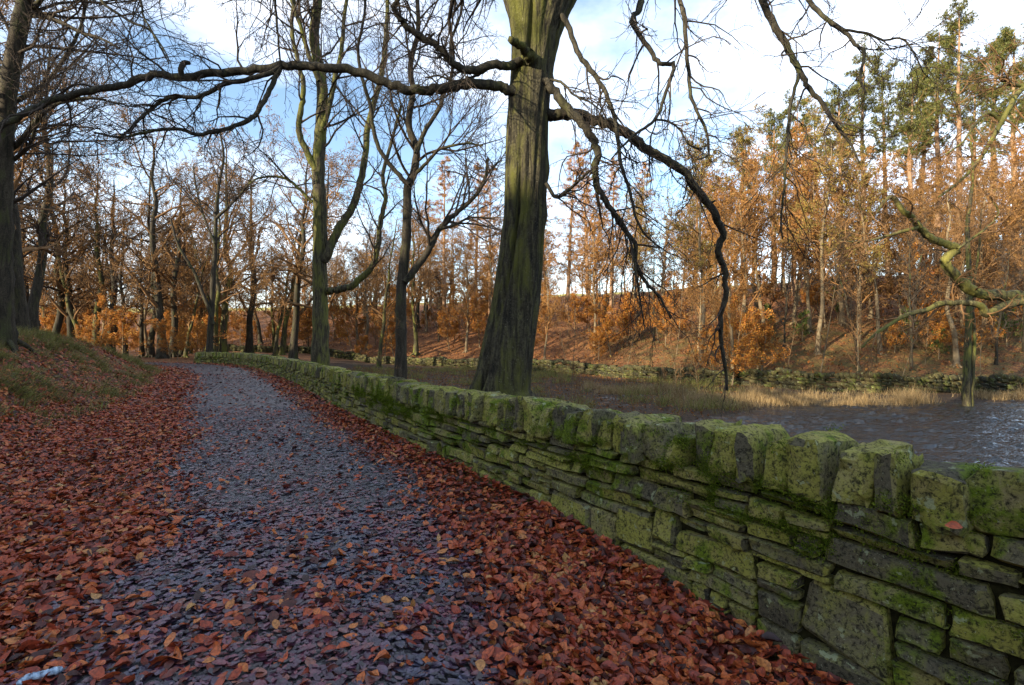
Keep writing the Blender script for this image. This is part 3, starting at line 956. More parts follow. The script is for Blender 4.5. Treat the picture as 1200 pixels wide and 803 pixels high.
# boughs traced in the photograph: (px, py) points, thickness in px at both ends, distance from camera at both ends
LIMBS = [
    ([(612, 118), (597, 110), (575, 105), (545, 105), (515, 110), (490, 112), (465, 107), (430, 93), (400, 86), (365, 83), (330, 82), (300, 87), (250, 91), (215, 96), (180, 93), (140, 105), (100, 113), (60, 123), (25, 140), (-20, 165), (-70, 190)], 14, 7, 7.5, 6.2),
    ([(330, 83), (318, 90), (289, 99), (262, 104), (235, 118), (208, 118), (188, 124), (171, 138), (158, 150), (140, 168)], 7, 3, 6.8, 6.6),
    ([(328, 86), (316, 111), (306, 130), (292, 146), (269, 155), (232, 163), (215, 157), (188, 157), (165, 161), (140, 166), (110, 160)], 7, 2.5, 6.8, 6.4),
    ([(610, 78), (595, 82), (578, 82), (551, 88), (534, 81), (518, 64), (497, 50), (477, 37), (467, 24), (461, 14), (467, 2), (472, -25), (468, -60)], 12, 5, 7.4, 6.6),
    ([(575, 84), (560, 93), (545, 98), (530, 100), (515, 94), (498, 96)], 4, 2, 7.4, 7.2),
    ([(632, 140), (648, 139), (669, 138), (692, 143), (719, 153), (740, 165), (760, 180), (780, 192), (800, 206), (818, 230), (836, 255), (847, 278), (842, 304), (849, 320), (850, 352), (844, 378), (845, 405), (850, 436), (852, 462)], 16, 3.5, 7.5, 8.6),
    ([(635, 98), (648, 110), (662, 128), (682, 151), (692, 165), (701, 183), (697, 202), (699, 218), (707, 236), (718, 253), (728, 270), (744, 290), (745, 314), (756, 335), (772, 352), (786, 378)], 13, 2.5, 7.4, 7.0),
    ([(700, 212), (704, 232), (716, 250), (731, 268), (740, 292), (746, 330), (752, 368), (756, 392)], 5, 1.6, 7.0, 6.9),
    ([(655, 20), (665, 34), (679, 71), (696, 91), (709, 114), (719, 138), (723, 161), (728, 198), (738, 229), (746, 262), (758, 282), (775, 296)], 8, 2, 7.4, 6.6),
    ([(668, -30), (700, -70), (735, -50), (750, -5), (751, 13), (741, 30), (760, 60), (773, 79), (790, 82), (780, 114), (768, 145), (746, 161), (731, 175), (716, 192)], 9, 2.0, 7.3, 6.2),
    ([(768, 145), (785, 148), (797, 158), (808, 175), (822, 180)], 3, 1.6, 6.4, 6.5),
    ([(690, -60), (745, -95), (780, -55), (795, 0), (802, 32), (806, 82), (810, 120), (827, 157), (830, 185), (818, 192)], 8, 2.0, 7.3, 6.4),
    ([(690, -70), (770, -130), (840, -95), (875, -40), (891, 0), (904, 27), (924, 64), (936, 87), (948, 108), (965, 128), (975, 145), (995, 171), (1007, 195)], 13, 2, 7.2, 6.4),
    ([(936, 92), (926, 130), (923, 168), (920, 200), (919, 225), (915, 262), (917, 285)], 4.5, 1.8, 6.5, 6.5),
    ([(780, -128), (880, -130), (925, -40), (944, 0), (968, 27), (988, 40), (1002, 57), (1013, 67), (1008, 97), (1015, 114)], 8, 2, 7.0, 6.0),
    ([(988, 40), (1015, 44), (1035, 52), (1055, 50), (1069, 64), (1082, 90)], 3.5, 1.5, 6.1, 5.8),
    ([(640, 220), (652, 236), (668, 226), (686, 210), (697, 200)], 6, 2, 7.3, 7.0),
    ([(645, 98), (660, 103), (672, 116), (690, 124), (706, 136)], 4, 1.6, 7.3, 6.9),
    ([(468, -50), (400, -95), (300, -80), (220, -55), (170, -30), (118, 0), (148, 27), (175, 40), (188, 60), (198, 80)], 6, 1.8, 6.6, 6.0),
    ([(300, -80), (240, -60), (165, -20), (166, 10), (170, 28), (190, 60), (200, 78)], 4, 1.6, 6.3, 6.2),
    ([(380, -90), (340, -50), (318, -25), (322, 0), (325, 40), (329, 82)], 5, 2.2, 6.4, 6.8),
]
limb_batches = []
for li, (pts, w0, w1, d0, d1) in enumerate(LIMBS):
    n = len(pts)
    dd = np.linspace(d0, d1, n)
    P = np.array([at(px, py, d) for (px, py), d in zip(pts, dd)]) - base
    ww = np.linspace(1, 0, n) ** 0.8 * (w0 - w1) + w1
    R = ww / 2 / 600 * dd * 0.86
    mb = MB()
    S, tR = polytube(mb, P, R, 9 if w0 > 7 else 6, 5, 0.20, li)
    limb_o = obj('limb', mb.mesh('limb'), M['bark_limb'], beech)
    mb = MB()
    if li == 0:                                       # snapped-off stub standing on the long bough
        q0 = at(213, 95, 6.55) - base
        q1, q2, q3 = at(212, 86, 6.5) - base, at(216, 79, 6.5) - base, at(222, 79, 6.5) - base
        polytube(mb, [q0, q1, q2, q3], [0.035, 0.035, 0.034, 0.025], 7, 3)
    stubs = {3: ((517, 70, 512, 74, 7.0), (486, 43, 484, 33, 7.0), (500, 52, 509, 44, 7.0)), 5: ((829, 246, 838, 240, 8.1),)}.get(li, ())
    for (sx, sy, ex, ey, sd_) in stubs:
        m2 = MB()
        polytube(m2, [at(sx, sy, sd_) - base, at(ex, ey, sd_ - 0.06) - base], [0.024, 0.015], 6, 2)
        obj('broken_stub', m2.mesh('broken_stub'), M['bark_limb'], limb_o)
    if mb.n:
        obj('broken_stub', mb.mesh('broken_stub'), M['bark_limb'], limb_o)
    limb_batches.append(resample(S, tR, 24))
# stubby cut limb on the trunk
mb = MB()
polytube(mb, [at(624, 76, BD - 0.30) - base, at(616, 66, BD - 0.42) - base, at(606, 56, BD - 0.55) - base, at(598, 50, BD - 0.64) - base], [0.10, 0.065, 0.05, 0.045], 9, 4, 0.2, 4)
obj('branch_stub', mb.mesh('branch_stub'), M['bark_hero'], beech_trunk)

LP = np.stack([b[0] for b in limb_batches])
LR = np.stack([b[1] for b in limb_batches])
mb = MB()
t1 = spawn(g, LP, LR, 18, 1.0, 0.9, -0.10, 0.24, 8, 0.22, 1.0, 0.5, 0.0035, 0.016, absL=True, shrink=0.2)
t2 = spawn(g, *t1, 5, 0.50, 0.75, -0.08, 0.22, 6, 0.15, 1.0, 0.6, 0.0026, 0.007)
t3 = spawn(g, *t2, 3, 0.50, 0.7, -0.05, 0.20, 3, 0.2, 1.0, 0.7, 0.0022, 0.004)
# boughs of the leaders that hang back down into the picture
LD = np.stack([resample(s, r, 20)[0] for s, r in lead])
LDR = np.stack([resample(s, r, 20)[1] for s, r in lead])
h1 = spawn(g, LD, LDR, 13, 4.8, 1.15, -0.05, 0.16, 12, 0.1, 1.0, 0.4, 0.010, 0.07, absL=True, shrink=0.3)
h2 = spawn(g, *h1, 9, 0.46, 0.8, -0.17, 0.20, 9, 0.2, 1.0, 0.55, 0.004, 0.022)
h3 = spawn(g, *h2, 5, 0.42, 0.7, -0.12, 0.20, 5, 0.15, 1.0, 0.6, 0.0026, 0.008)
h4 = spawn(g, *h3, 3, 0.5, 0.65, -0.08, 0.2, 3, 0.2, 1.0, 0.7, 0.0022, 0.004)
for q_, k_ in ((t1, 4), (t2, 3), (t3, 3), (h1, 7), (h2, 4), (h3, 3), (h4, 3)):
    tubes(mb, *q_, k_)
obj('crown', mb.mesh('crown'), M['twig_dark'], beech)

# ------------------------------------------------------------------ traced middle-distance trees
def traced_tree(name, label, d, bx, by_, stems, bark, twig, seed, n1=7, L1=1.6, trop=0.06, r_twig=0.004, lv=(8, 5), zoff=0.0):
    """stems: list of (points px, width px from, to, depth shift at tip)"""
    g = np.random.default_rng(seed)
    x = at(bx, 404, d)[0]
    base = np.array([x, d, float(height(x, d)) + zoff])
    root = thing(name, label, 'tree', base)
    batches = []
    for i, (pts, w0, w1, dd) in enumerate(stems):
        n = len(pts)
        P = np.array([at(px, py, d + dd * j / (n - 1)) for j, (px, py) in enumerate(pts)]) - base
        if i == 0:
            P[0, 2] = -0.25
        R = (np.linspace(1, 0, n) ** 0.9 * (w0 - w1) + w1) / 2 / 600 * d
        if i == 0:
            R[0] *= 1.25
        mb = MB()
        S, tR = polytube(mb, P, R, 10 if i == 0 else 7, 5, 0.05 if i == 0 else 0.12, seed + i)
        if i == 0:
            root_flare(mb, g, R[1] * 0.8)
        obj('trunk' if i == 0 else 'limb', mb.mesh('limb'), bark, root)
        batches.append(resample(S, tR, 22))
    LP = np.stack([b[0] for b in batches])
    LR = np.stack([b[1] for b in batches])
    mb = MB()
    tm = np.array([0.45] + [0.15] * (len(batches) - 1))
    a1 = spawn(g, LP[:1], LR[:1], n1 + 6, L1 * 1.3, 0.8, trop, 0.16, 8, 0.45, 1.0, 0.4, 0.007, 0.05, absL=True, shrink=0.3)
    b1 = spawn(g, LP[1:], LR[1:], n1, L1, 0.75, trop, 0.16, 8, 0.2, 1.0, 0.5, 0.006, 0.04, absL=True, shrink=0.3)
    for l1 in (a1, b1):
        l2 = spawn(g, *l1, lv[0], 0.5, 0.7, trop * 0.5, 0.18, 6, 0.15, 1.0, 0.6, r_twig, 0.02)
        l3 = spawn(g, *l2, lv[1], 0.5, 0.7, 0.0, 0.18, 4, 0.15, 1.0, 0.6, r_twig, 0.01)
        l4 = spawn(g, *l3, 2, 0.6, 0.6, 0.0, 0.18, 3, 0.2, 1.0, 0.7, r_twig * 0.8, 0.006)
        for q_, k_ in ((l1, 5), (l2, 3), (l3, 3), (l4, 3)):
            tubes(mb, *q_, k_)
    obj('crown', mb.mesh('crown'), twig, root)
    return root

traced_tree('beech_tree', 'straight green-stained beech with a low curved limb, growing just behind the mossy wall', 19.5, 375.5, 430, [
    ([(376, 432), (375.5, 400), (375, 350), (375, 300), (375, 255), (373, 210), (375, 170), (378, 130), (376, 95), (368, 50), (372, 10), (374, -40), (378, -120)], 19, 8, 0.3),
    ([(380, 312), (390, 288), (400, 268), (412, 250), (421, 225), (428, 190), (432, 150), (446, 100), (452, 50), (455, -10), (460, -90)], 11, 4, 0.8),
    ([(383, 346), (395, 345), (410, 341), (426, 328), (438, 314), (444, 285), (447, 260), (452, 236), (449, 210), (458, 175), (470, 130)], 9, 3, -0.6),
    ([(370, 205), (362, 188), (352, 165), (350, 150), (354, 128), (356, 105), (350, 80), (342, 40), (345, -5), (340, -60)], 8, 3.5, -0.5),
    ([(376, 160), (386, 130), (392, 100), (400, 65), (404, 20), (412, -30), (415, -90)], 7, 3, 0.5),
    ([(374, 100), (362, 70), (352, 35), (340, 0), (330, -50)], 6, 3, -0.8),
    ([(366, 242), (352, 228), (336, 215), (318, 212), (300, 215), (288, 224)], 4, 1.5, -0.7)],
    M['bark_moss'], M['twig_dark'], 41, n1=12, L1=3.0, trop=0.05)

traced_tree('beech_tree', 'slim dark beech forking low into a wide V behind the wall', 12.5, 470, 436, [
    ([(470, 440), (470, 410), (470, 370), (471, 335), (475, 300), (477, 260), (478, 225), (484, 210), (488, 181), (479, 151), (484, 114), (481, 81), (490, 40), (488, -20), (492, -80)], 14, 4, 0.4),
    ([(474, 336), (489, 317), (504, 296), (513, 276), (526, 263), (541, 250), (556, 236), (568, 215), (572, 190)], 9, 3, 0.5),
    ([(479, 222), (468, 211), (447, 185), (437, 155), (434, 128), (424, 95), (420, 60), (428, 10), (420, -60)], 6, 2.5, -0.4),
    ([(488, 185), (497, 161), (514, 134), (519, 118), (530, 90), (528, 55), (540, 20), (545, -40)], 6, 2.5, 0.4),
    ([(486, 210), (500, 196), (514, 181), (530, 176), (548, 173), (566, 176)], 4.5, 1.8, -0.4),
    ([(514, 274), (535, 268), (552, 260), (580, 262)], 4, 1.6, 0.4)],
    M['bark_dark'], M['twig_dark'], 47, n1=11, L1=2.3, trop=0.05)

traced_tree('beech_tree', 'big dark beech on the leaf bank, its trunk bending toward the path', 14.5, 3, 404, [
    ([(4, 408), (3, 380), (2, 330), (2, 270), (3, 200), (6, 150), (11, 100), (20, 50), (31, 0), (42, -50), (55, -120)], 23, 13, -0.6),
    ([(32, 24), (54, 25), (77, 34), (98, 44), (118, 50), (140, 62)], 6, 2, -1.2),
    ([(10, 128), (30, 118), (46, 108), (62, 92), (80, 66), (96, 30), (105, -20)], 6, 3, 0.6),
    ([(8, 186), (28, 165), (48, 140), (66, 128), (96, 120), (124, 122)], 6, 2, -1.0),
    ([(22, 40), (44, 8), (70, -22), (100, -60)], 7, 3, -1.5),
    ([(4, 200), (22, 188), (36, 172), (42, 150), (44, 130)], 5, 2, -0.6),
    ([(5, 262), (-20, 230), (-40, 180), (-70, 120)], 8, 4, 0)],
    M['bark_dark'], M['twig_dark'], 53, n1=13, L1=3.6, trop=0.03)

traced_tree('beech_tree', 'dark forked tree with a slanting prop limb at the far end of the wall', 38.0, 247, 415, [
    ([(246, 418), (246, 400), (248, 370), (250, 330), (252, 300), (253, 260), (256, 225), (262, 190), (258, 160)], 7.5, 2, 0.5),
    ([(250, 385), (244, 365), (236, 345), (228, 325), (218, 308), (208, 290), (200, 262)], 5, 2, -0.6),
    ([(253, 262), (270, 245), (286, 228), (300, 205)], 3.5, 1.5, -0.8),
    ([(252, 290), (240, 262), (232, 235), (226, 200)], 3, 1.5, 0.8)],
    M['bark_dark'], M['twig_dark'], 59, n1=9, L1=3.6, trop=0.04, r_twig=0.008, lv=(6, 4))

# a tree just outside the picture on the right reaches two forked boughs over the pond
rt_base = np.array([13.6, 10.2, float(height(13.6, 10.2))])
rtree = thing('oak_tree', 'tree reaching crooked mossy forked boughs over the pond water', 'tree', rt_base)
mb = MB()
polytube(mb, rel([(13.6, 10.2, rt_base[2] - 0.4), (13.5, 10.2, 0.5), (13.3, 10.1, 2.4), (13.3, 10.0, 5.0), (13.6, 10.3, 8.0), (13.3, 10.5, 11)], rt_base), [0.40, 0.32, 0.28, 0.25, 0.18, 0.06], 12, 5, 0.05)
root_flare(mb, np.random.default_rng(5), 0.32)
obj('trunk', mb.mesh('trunk'), M['bark_moss'], rtree)
RL = [
    ([(1400, 372), (1310, 356), (1245, 352), (1200, 352), (1170, 351), (1143, 347), (1126, 335), (1113, 322), (1108, 309), (1122, 297), (1112, 292), (1092, 285), (1079, 273), (1069, 260), (1058, 252), (1050, 240), (1043, 236), (1034, 244), (1028, 254)], 15, 2.2, 10.0, 9.6),
    ([(1075, 272), (1055, 277), (1035, 283), (1012, 288), (985, 288)], 4.5, 1.5, 9.7, 9.4),
    ([(1235, 353), (1200, 358), (1176, 364), (1156, 373), (1150, 364), (1133, 360), (1103, 361), (1086, 368), (1062, 374), (1042, 386), (1024, 398), (1010, 412)], 10, 2.2, 9.9, 9.2),
    ([(1400, 60), (1300, 84), (1240, 98), (1200, 108), (1183, 131), (1163, 168), (1140, 202), (1119, 222), (1100, 236)], 8, 1.8, 10.0, 9.0),
    ([(1200, 106), (1186, 104), (1177, 96), (1166, 97)], 5, 2, 9.7, 9.4),
    ([(1175, 150), (1158, 138), (1140, 155), (1128, 172), (1108, 186)], 4, 1.5, 9.6, 9.1),
    ([(1122, 297), (1140, 284), (1156, 272), (1170, 255), (1160, 235)], 3, 1.2, 9.7, 10.1)]
bl = []
for li, (pts, w0, w1, d0, d1) in enumerate(RL):
    n = len(pts)
    dd = np.linspace(d0, d1, n)
    P = np.array([at(px, py, d) for (px, py), d in zip(pts, dd)]) - rt_base
    R = (np.linspace(1, 0, n) ** 0.8 * (w0 - w1) + w1) / 2 / 600 * dd
    mb = MB()
    S, tR = polytube(mb, P, R, 8, 5, 0.10, li + 70)
    obj('limb', mb.mesh('limb'), M['bark_gold'], rtree)
    bl.append(resample(S, tR, 22))
g = np.random.default_rng(71)
LP = np.stack([b[0] for b in bl])
LR = np.stack([b[1] for b in bl])
mb = MB()
t1 = spawn(g, LP, LR, 11, 1.1, 0.85, -0.02, 0.24, 8, 0.3, 1.0, 0.5, 0.005, 0.02, absL=True, shrink=0.2)
t2 = spawn(g, *t1, 6, 0.55, 0.75, -0.02, 0.22, 6, 0.15, 1.0, 0.6, 0.004, 0.01)
t3 = spawn(g, *t2, 4, 0.5, 0.7, 0.0, 0.20, 4, 0.2, 1.0, 0.7, 0.003, 0.006)
for q_, k_ in ((t1, 4), (t2, 3), (t3, 3)):
    tubes(mb, *q_, k_)
obj('crown', mb.mesh('crown'), M['twig_warm'], rtree)

# ------------------------------------------------------------------ kinds of tree for the woods
PARK = (0, -60, -80)
def proto_broad(seed, H, r0, clear, nl, limb, bark, twig, sub=(7, 5, 3), ang=0.75, trop=0.06, leaf=None, nleaf=0, lsize=0.07, lean=(0, 0), wander=0.17, tipr=0.010):
    g = np.random.default_rng(seed)
    root = thing('beech_tree', 'x', 'tree', PARK)
    cv = tree_curves(g, H, r0, clear, nl, limb, ang, trop, lean=lean, sub=sub, tipr=tipr, wander=wander, wob=0.10)
    build_tree(root, g, bark, twig, cv, r0)
    if leaf:
        pts = np.vstack([ends(cv[3], 1), ends(cv[4], 1) if cv[4] is not None else ends(cv[3], 1)])
        pts = pts[g.integers(0, len(pts), nleaf)]
        V, F = leaf_cards(g, pts, lsize, 1, 0, 0.06)
        mb = MB()
        mb.add(V, F)
        obj('leaves', mb.mesh('leaves', False), leaf, root)
    return root

def proto_larch(seed, H=21):
    g = np.random.default_rng(seed)
    root = thing('larch_tree', 'x', 'tree', PARK)
    t = np.linspace(0, 1, 11)
    P = np.stack([0.02 * np.cumsum(g.normal(size=11)), 0.02 * np.cumsum(g.normal(size=11)), t * H], 1)
    R = 0.26 * (1 - t) + 0.02
    mb = MB()
    tubes(mb, P[None], R[None], 9)
    root_flare(mb, g, 0.24)
    obj('trunk', mb.mesh('trunk'), M['bark_pine'], root)
    mb = MB()
    l1 = spawn(g, P[None], R[None], 84, 4.0, 1.45, 0.015, 0.05, 7, 0.24, 0.99, 0.25, 0.012, 0.05, absL=True, shrink=0.86)
    l2 = spawn(g, *l1, 7, 0.36, 0.95, -0.03, 0.12, 5, 0.15, 1.0, 0.5, 0.010, 0.02, flat=0.7)
    l3 = spawn(g, *l2, 4, 0.45, 0.8, -0.10, 0.14, 4, 0.15, 1.0, 0.6, 0.008, 0.012, flat=0.5)
    for q_, k_ in ((l1, 5), (l2, 3), (l3, 3)):
        tubes(mb, *q_, k_)
    obj('crown', mb.mesh('crown'), M['twig_rust'], root)
    pts = np.vstack([ends(l2, 1), ends(l3, 1)])
    pts = pts[g.integers(0, len(pts), 11000)]
    V, F = leaf_cards(g, pts, 0.07, 1, 0.6, 0.09, 0.4)
    mb = MB()
    mb.add(V, F)
    obj('leaves', mb.mesh('leaves', False), M['leaf_larch'], root)
    return root

def proto_pine(seed, H=22, crown0=0.55, n=36):
    g = np.random.default_rng(seed)
    root = thing('pine_tree', 'x', 'tree', PARK)
    t = np.linspace(0, 1, 11)
    P = np.stack([0.06 * np.cumsum(g.normal(size=11)), 0.06 * np.cumsum(g.normal(size=11)), t * H], 1)
    R = 0.27 * (1 - t) ** 0.8 + 0.03
    mb = MB()
    tubes(mb, P[None], R[None], 9)
    root_flare(mb, g, 0.26)
    obj('trunk', mb.mesh('trunk'), M['bark_pine'], root)
    mb = MB()
    l1 = spawn(g, P[None], R[None], n, 3.6, 1.15, 0.10, 0.12, 7, crown0, 0.99, 0.35, 0.014, 0.06, absL=True, shrink=0.6)
    d1 = spawn(g, P[None], R[None], 10, 1.8, 1.4, 0.0, 0.15, 5, 0.3, crown0, 0.2, 0.012, 0.03, absL=True)
    l2 = spawn(g, *l1, 7, 0.42, 0.85, 0.06, 0.15, 5, 0.3, 1.0, 0.5, 0.010, 0.03)
    for q_, k_ in ((l1, 5), (d1, 4), (l2, 3)):
        tubes(mb, *q_, k_)
    obj('crown', mb.mesh('crown'), M['twig_warm'], root)
    # needle brushes: narrow blades radiating from the shoots
    pts = ends(l2, 2)
    pts = pts[g.integers(0, len(pts), 1500)] + g.normal(size=(1500, 3)) * 0.16
    C = np.repeat(pts, 15, 0)
    N = len(C)
    d = nrm(g.normal(size=(N, 3)) + [0, 0, 0.35])
    L = g.uniform(0.14, 0.32, N)[:, None]
    sd = nrm(np.cross(d, g.normal(size=(N, 3)))) * 0.020
    V = np.stack([C - sd, C + sd, C + d * L], 1).reshape(-1, 3)
    F = np.arange(N * 3).reshape(-1, 3)
    mb = MB()
    mb.add(V, F)
    obj('needles', mb.mesh('needles', False), M['needle'], root)
    return root

def proto_young(seed, H=3.0, leaf='leaf_rust', nleaf=4800, size=0.034, name='young_beech', nl=16, limb=1.3):
    g = np.random.default_rng(seed)
    root = thing(name, 'x', 'shrub', PARK)
    cv = tree_curves(g, H, 0.035, 0.08, nl, limb, 0.85, 0.10, lean=(g.normal() * 0.08, g.normal() * 0.08), sub=(5, 4, 0), tipr=0.004, wander=0.16)
    build_tree(root, g, M['bark_far'], M['twig_warm'], cv, 0.035, 6, False)
    pts = np.vstack([ends(cv[2], 2), ends(cv[3], 1)])
    pts = pts[g.integers(0, len(pts), nleaf)]
    V, F = leaf_cards(g, pts, size, 1, 0.4, 0.05)
    mb = MB()
    mb.add(V, F)
    obj('leaves', mb.mesh('leaves', False), M[leaf], root)
    return root

LB = [proto_broad(101, 16, 0.30, 0.22, 18, 7.0, M['bark_dark'], M['twig_warm'], sub=(7, 6, 3), ang=0.95, trop=0.04, leaf=M['leaf_brown'], nleaf=2200, lsize=0.06),
      proto_broad(102, 15, 0.26, 0.28, 17, 6.2, M['bark_moss'], M['twig_warm'], sub=(7, 6, 3), ang=0.8, trop=0.05, leaf=M['leaf_brown'], nleaf=2200, lsize=0.06),
      proto_broad(103, 17, 0.27, 0.25, 17, 6.6, M['bark_dark'], M['twig_dark'], sub=(7, 6, 3), ang=1.05, trop=0.03),
      proto_broad(104, 13, 0.19, 0.18, 16, 5.4, M['bark_moss'], M['twig_warm'], sub=(7, 6, 3), ang=0.9, trop=0.04, lean=(0.12, 0.02), leaf=M['leaf_larch'], nleaf=2600, lsize=0.06)]
HB = [proto_broad(111, 13, 0.20, 0.20, 18, 5.4, M['bark_far'], M['twig_warm'], leaf=M['leaf_brown'], nleaf=1600, tipr=0.012),
      proto_broad(112, 12, 0.16, 0.25, 17, 4.6, M['bark_far'], M['twig_rust'], ang=0.7, trop=0.07, leaf=M['leaf_larch'], nleaf=1500, tipr=0.012),
      proto_broad(113, 13, 0.17, 0.28, 17, 5.0, M['bark_far'], M['twig_warm'], ang=0.9, trop=0.05, tipr=0.012),
      proto_broad(114, 10, 0.11, 0.20, 15, 3.6, M['bark_dark'], M['twig_dark'], ang=0.7, trop=0.08, lean=(-0.08, 0), tipr=0.010)]
GB = [proto_broad(121, 14, 0.16, 0.22, 22, 4.8, M['bark_far'], M['twig_rust'], sub=(7, 5, 3), leaf=M['leaf_larch'], nleaf=9000, lsize=0.055, ang=0.75, trop=0.06, tipr=0.012),
      proto_broad(122, 12, 0.14, 0.18, 22, 4.4, M['bark_far'], M['twig_rust'], sub=(7, 5, 3), leaf=M['leaf_brown'], nleaf=8500, lsize=0.055, ang=0.9, trop=0.04, tipr=0.012)]
GB.append(proto_broad(123, 15, 0.15, 0.30, 20, 4.2, M['bark_far'], M['twig_warm'], leaf=M['leaf_olive'], nleaf=7000, lsize=0.05, ang=0.7, trop=0.07, tipr=0.012))
LA = [proto_larch(131, 21), proto_larch(132, 19)]
PI = [proto_pine(141, 22, 0.52, 40), proto_pine(142, 20, 0.62, 32), proto_pine(143, 24, 0.58, 44)]
YB = [proto_young(151, 3.2), proto_young(152, 2.4, nleaf=3800), proto_young(153, 2.0, 'leaf_rust', 3200, 0.036, limb=1.1)]
SP = [proto_young(161, 5.0, 'leaf_green', 60, 0.03, 'sapling', 14, 1.2), proto_young(162, 6.5, 'leaf_brown', 120, 0.04, 'sapling', 18, 1.4)]
HO = [proto_young(171, 2.6, 'leaf_green', 2600, 0.05, 'holly_bush', 18, 1.2)]
protos = LB + HB + GB + LA + PI + YB + SP + HO

g = np.random.default_rng(91)
def plant(pr, x, y, sc, label, group=None, name=None, tilt=0.03, sink=0.03, sz=None):
    z = float(height(x, y)) - sink
    s = (sc, sc, sc * (sz or 1.0))
    o = copy_tree(pr, (x, y, z), g.uniform(0, 6.28), s, label, group, (g.normal() * tilt, g.normal() * tilt))
    if name: o.name = name
    if not group and 'group' in o: del o['group']
    return o

# beeches along the crest of the left bank: base pixel and trunk width in the photograph
BANK_TREES = [(32, 351, 8, 0), (64, 364, 10, 2), (84, 373, 8, 0), (97, 384, 6, 3), (113, 394, 13, 1), (129, 394, 8, 0), (147, 379, 5, 2), (166, 379, 5, 0), (177, 398, 7, 2), (203, 400, 8, 0), (217, 392, 4, 3)]
placed = []
for (px, py, w, k_) in BANK_TREES:
    c = on_ground(px, py + 1, 10, 120)
    r_ = {0: 0.30, 1: 0.26, 2: 0.27, 3: 0.19}[k_]
    if c[1] > 62:
        c = np.array([(px - 600) / 600 * 48.0, 48.0, 0])
    sc = float(np.clip(w / 600 * c[1] / (2 * r_), 0.55, 1.25))
    lab = ('slender ' if w < 6 else 'sturdy ' if w < 9 else 'thick ') + ('spreading bare beech', 'narrow green-stemmed beech', 'dark wide-armed beech', 'leaning mossy beech')[k_] + ' on the leaf-strewn crest of the bank'
    gr = 'beeches along the crest of the bank'
    if (px, py) == (113, 394):
        lab, gr = 'stout straight green-stained beech, thickest of the row on the bank crest', None
    if (px, py) == (97, 384):
        lab, gr = 'thin leaning beech close beside the stoutest trunk of the bank', None
    plant(LB[k_], c[0], c[1], sc, lab, gr, tilt=0.02, sz=1.0 / max(sc, 0.7) ** 0.3)
    placed.append((c[0], c[1]))

LOOK = {}
for pr, w in zip(protos, ('spreading bare beech', 'narrow green-stemmed beech', 'dark wide-armed beech', 'leaning mossy beech', 'broad brown-twigged tree', 'upright rust-twigged tree', 'open-crowned bare tree', 'thin dark tree',
                          'golden upright fine-twigged tree', 'golden-brown bushy tree', 'olive-tinged feathery tree', 'broad-skirted larch', 'slim larch', 'pine', 'thin-topped pine', 'heavy-topped pine', 'copper-leaved young beech', 'sparse copper-leaved young beech', 'low copper-leaved beech bush',
                          'bare spindly', 'bare bushy', 'holly')):
    LOOK[pr] = w
def scatter(n, pxr, dr, mind, pick, scr, label, group, cond=None, tilt=0.03, name=None):
    k_ = 0
    tries = 0
    while k_ < n and tries < n * 40:
        tries += 1
        d = math.exp(g.uniform(math.log(dr[0]), math.log(dr[1])))
        px = g.uniform(*pxr)
        x = (px - 600) / 600 * d
        if any((x - a) ** 2 + (d - b) ** 2 < mind ** 2 for a, b in placed):
            continue
        if cond is not None and not cond(x, d):
            continue
        placed.append((x, d))
        pr = pick[int(g.integers(0, len(pick)))]
        sc = g.uniform(*scr)
        size = 'tall' if sc > scr[0] + 0.66 * (scr[1] - scr[0]) else ('small' if sc < scr[0] + 0.33 * (scr[1] - scr[0]) else 'middling')
        look = size + ' ' + LOOK[pr]
        plant(pr, x, d, sc, look + ' ' + label, group, tilt=tilt, name=name)
        k_ += 1

U = lambda x, y: float(-sdist(FARW, [x], [y])[0])
RR = lambda x, y: float(-sdist(WALL_X, [x], [y])[0])
SLF = lambda x, y: float(sdist(BANK, [x], [y])[0])
scatter(10, (-40, 120), (19, 40), 2.6, [LB[0], LB[2]], (0.6, 0.95), 'rising from the leaf-strewn bank top', 'beeches on the bank top', lambda x, y: SLF(x, y) > 4.5)
scatter(42, (-60, 245), (42, 130), 2.4, LB + [HB[0], HB[2]], (0.75, 1.2), 'in the wood behind the bank crest', 'trees deep in the wood behind the bank', lambda x, y: SLF(x, y) > 4 or RR(x, y) > 5)
scatter(54, (230, 590), (50, 120), 2.6, HB + LB[:2], (0.6, 1.05), 'on the russet slope below the pale field', 'bare trees on the russet slope below the field', lambda x, y: 1.5 < U(x, y) < 40)
scatter(11, (170, 500), (46, 78), 2.4, [LB[0], LB[1], LB[3], HB[0]], (0.95, 1.3), 'on the flat beyond the bend of the path', 'tall trees beyond the bend of the path', lambda x, y: RR(x, y) > 6 and U(x, y) < 14)
for (px, d, k_, sc) in ((190, 46, 0, 1.25), (262, 52, 1, 1.4), (292, 60, 0, 1.3), (330, 56, 3, 1.5)):
    x = (px - 600) / 600 * d
    placed.append((x, d))
    plant(LB[k_], x, d, sc, 'tall ' + LOOK[LB[k_]] + ' towering over the wood at the bend of the path', 'towering beeches at the bend of the path', tilt=0.02)
for (x, y, k_) in ((-13.5, 1.0, 0), (-15.5, 6.5, 2), (-13.0, -4.0, 2), (-19.0, 2.5, 0)):  # off-frame beeches added to cast shade on the great beech's trunk
    plant(LB[k_], x, y, 1.0, LOOK[LB[k_]] + ' added off-frame on the bank to shade the great beech', 'added shade beeches on the bank beside the path', tilt=0.02)
scatter(6, (250, 560), (150, 210), 7.0, HB, (0.9, 1.2), 'far off on the pale field', 'far trees on the pale field', lambda x, y: U(x, y) > 60)
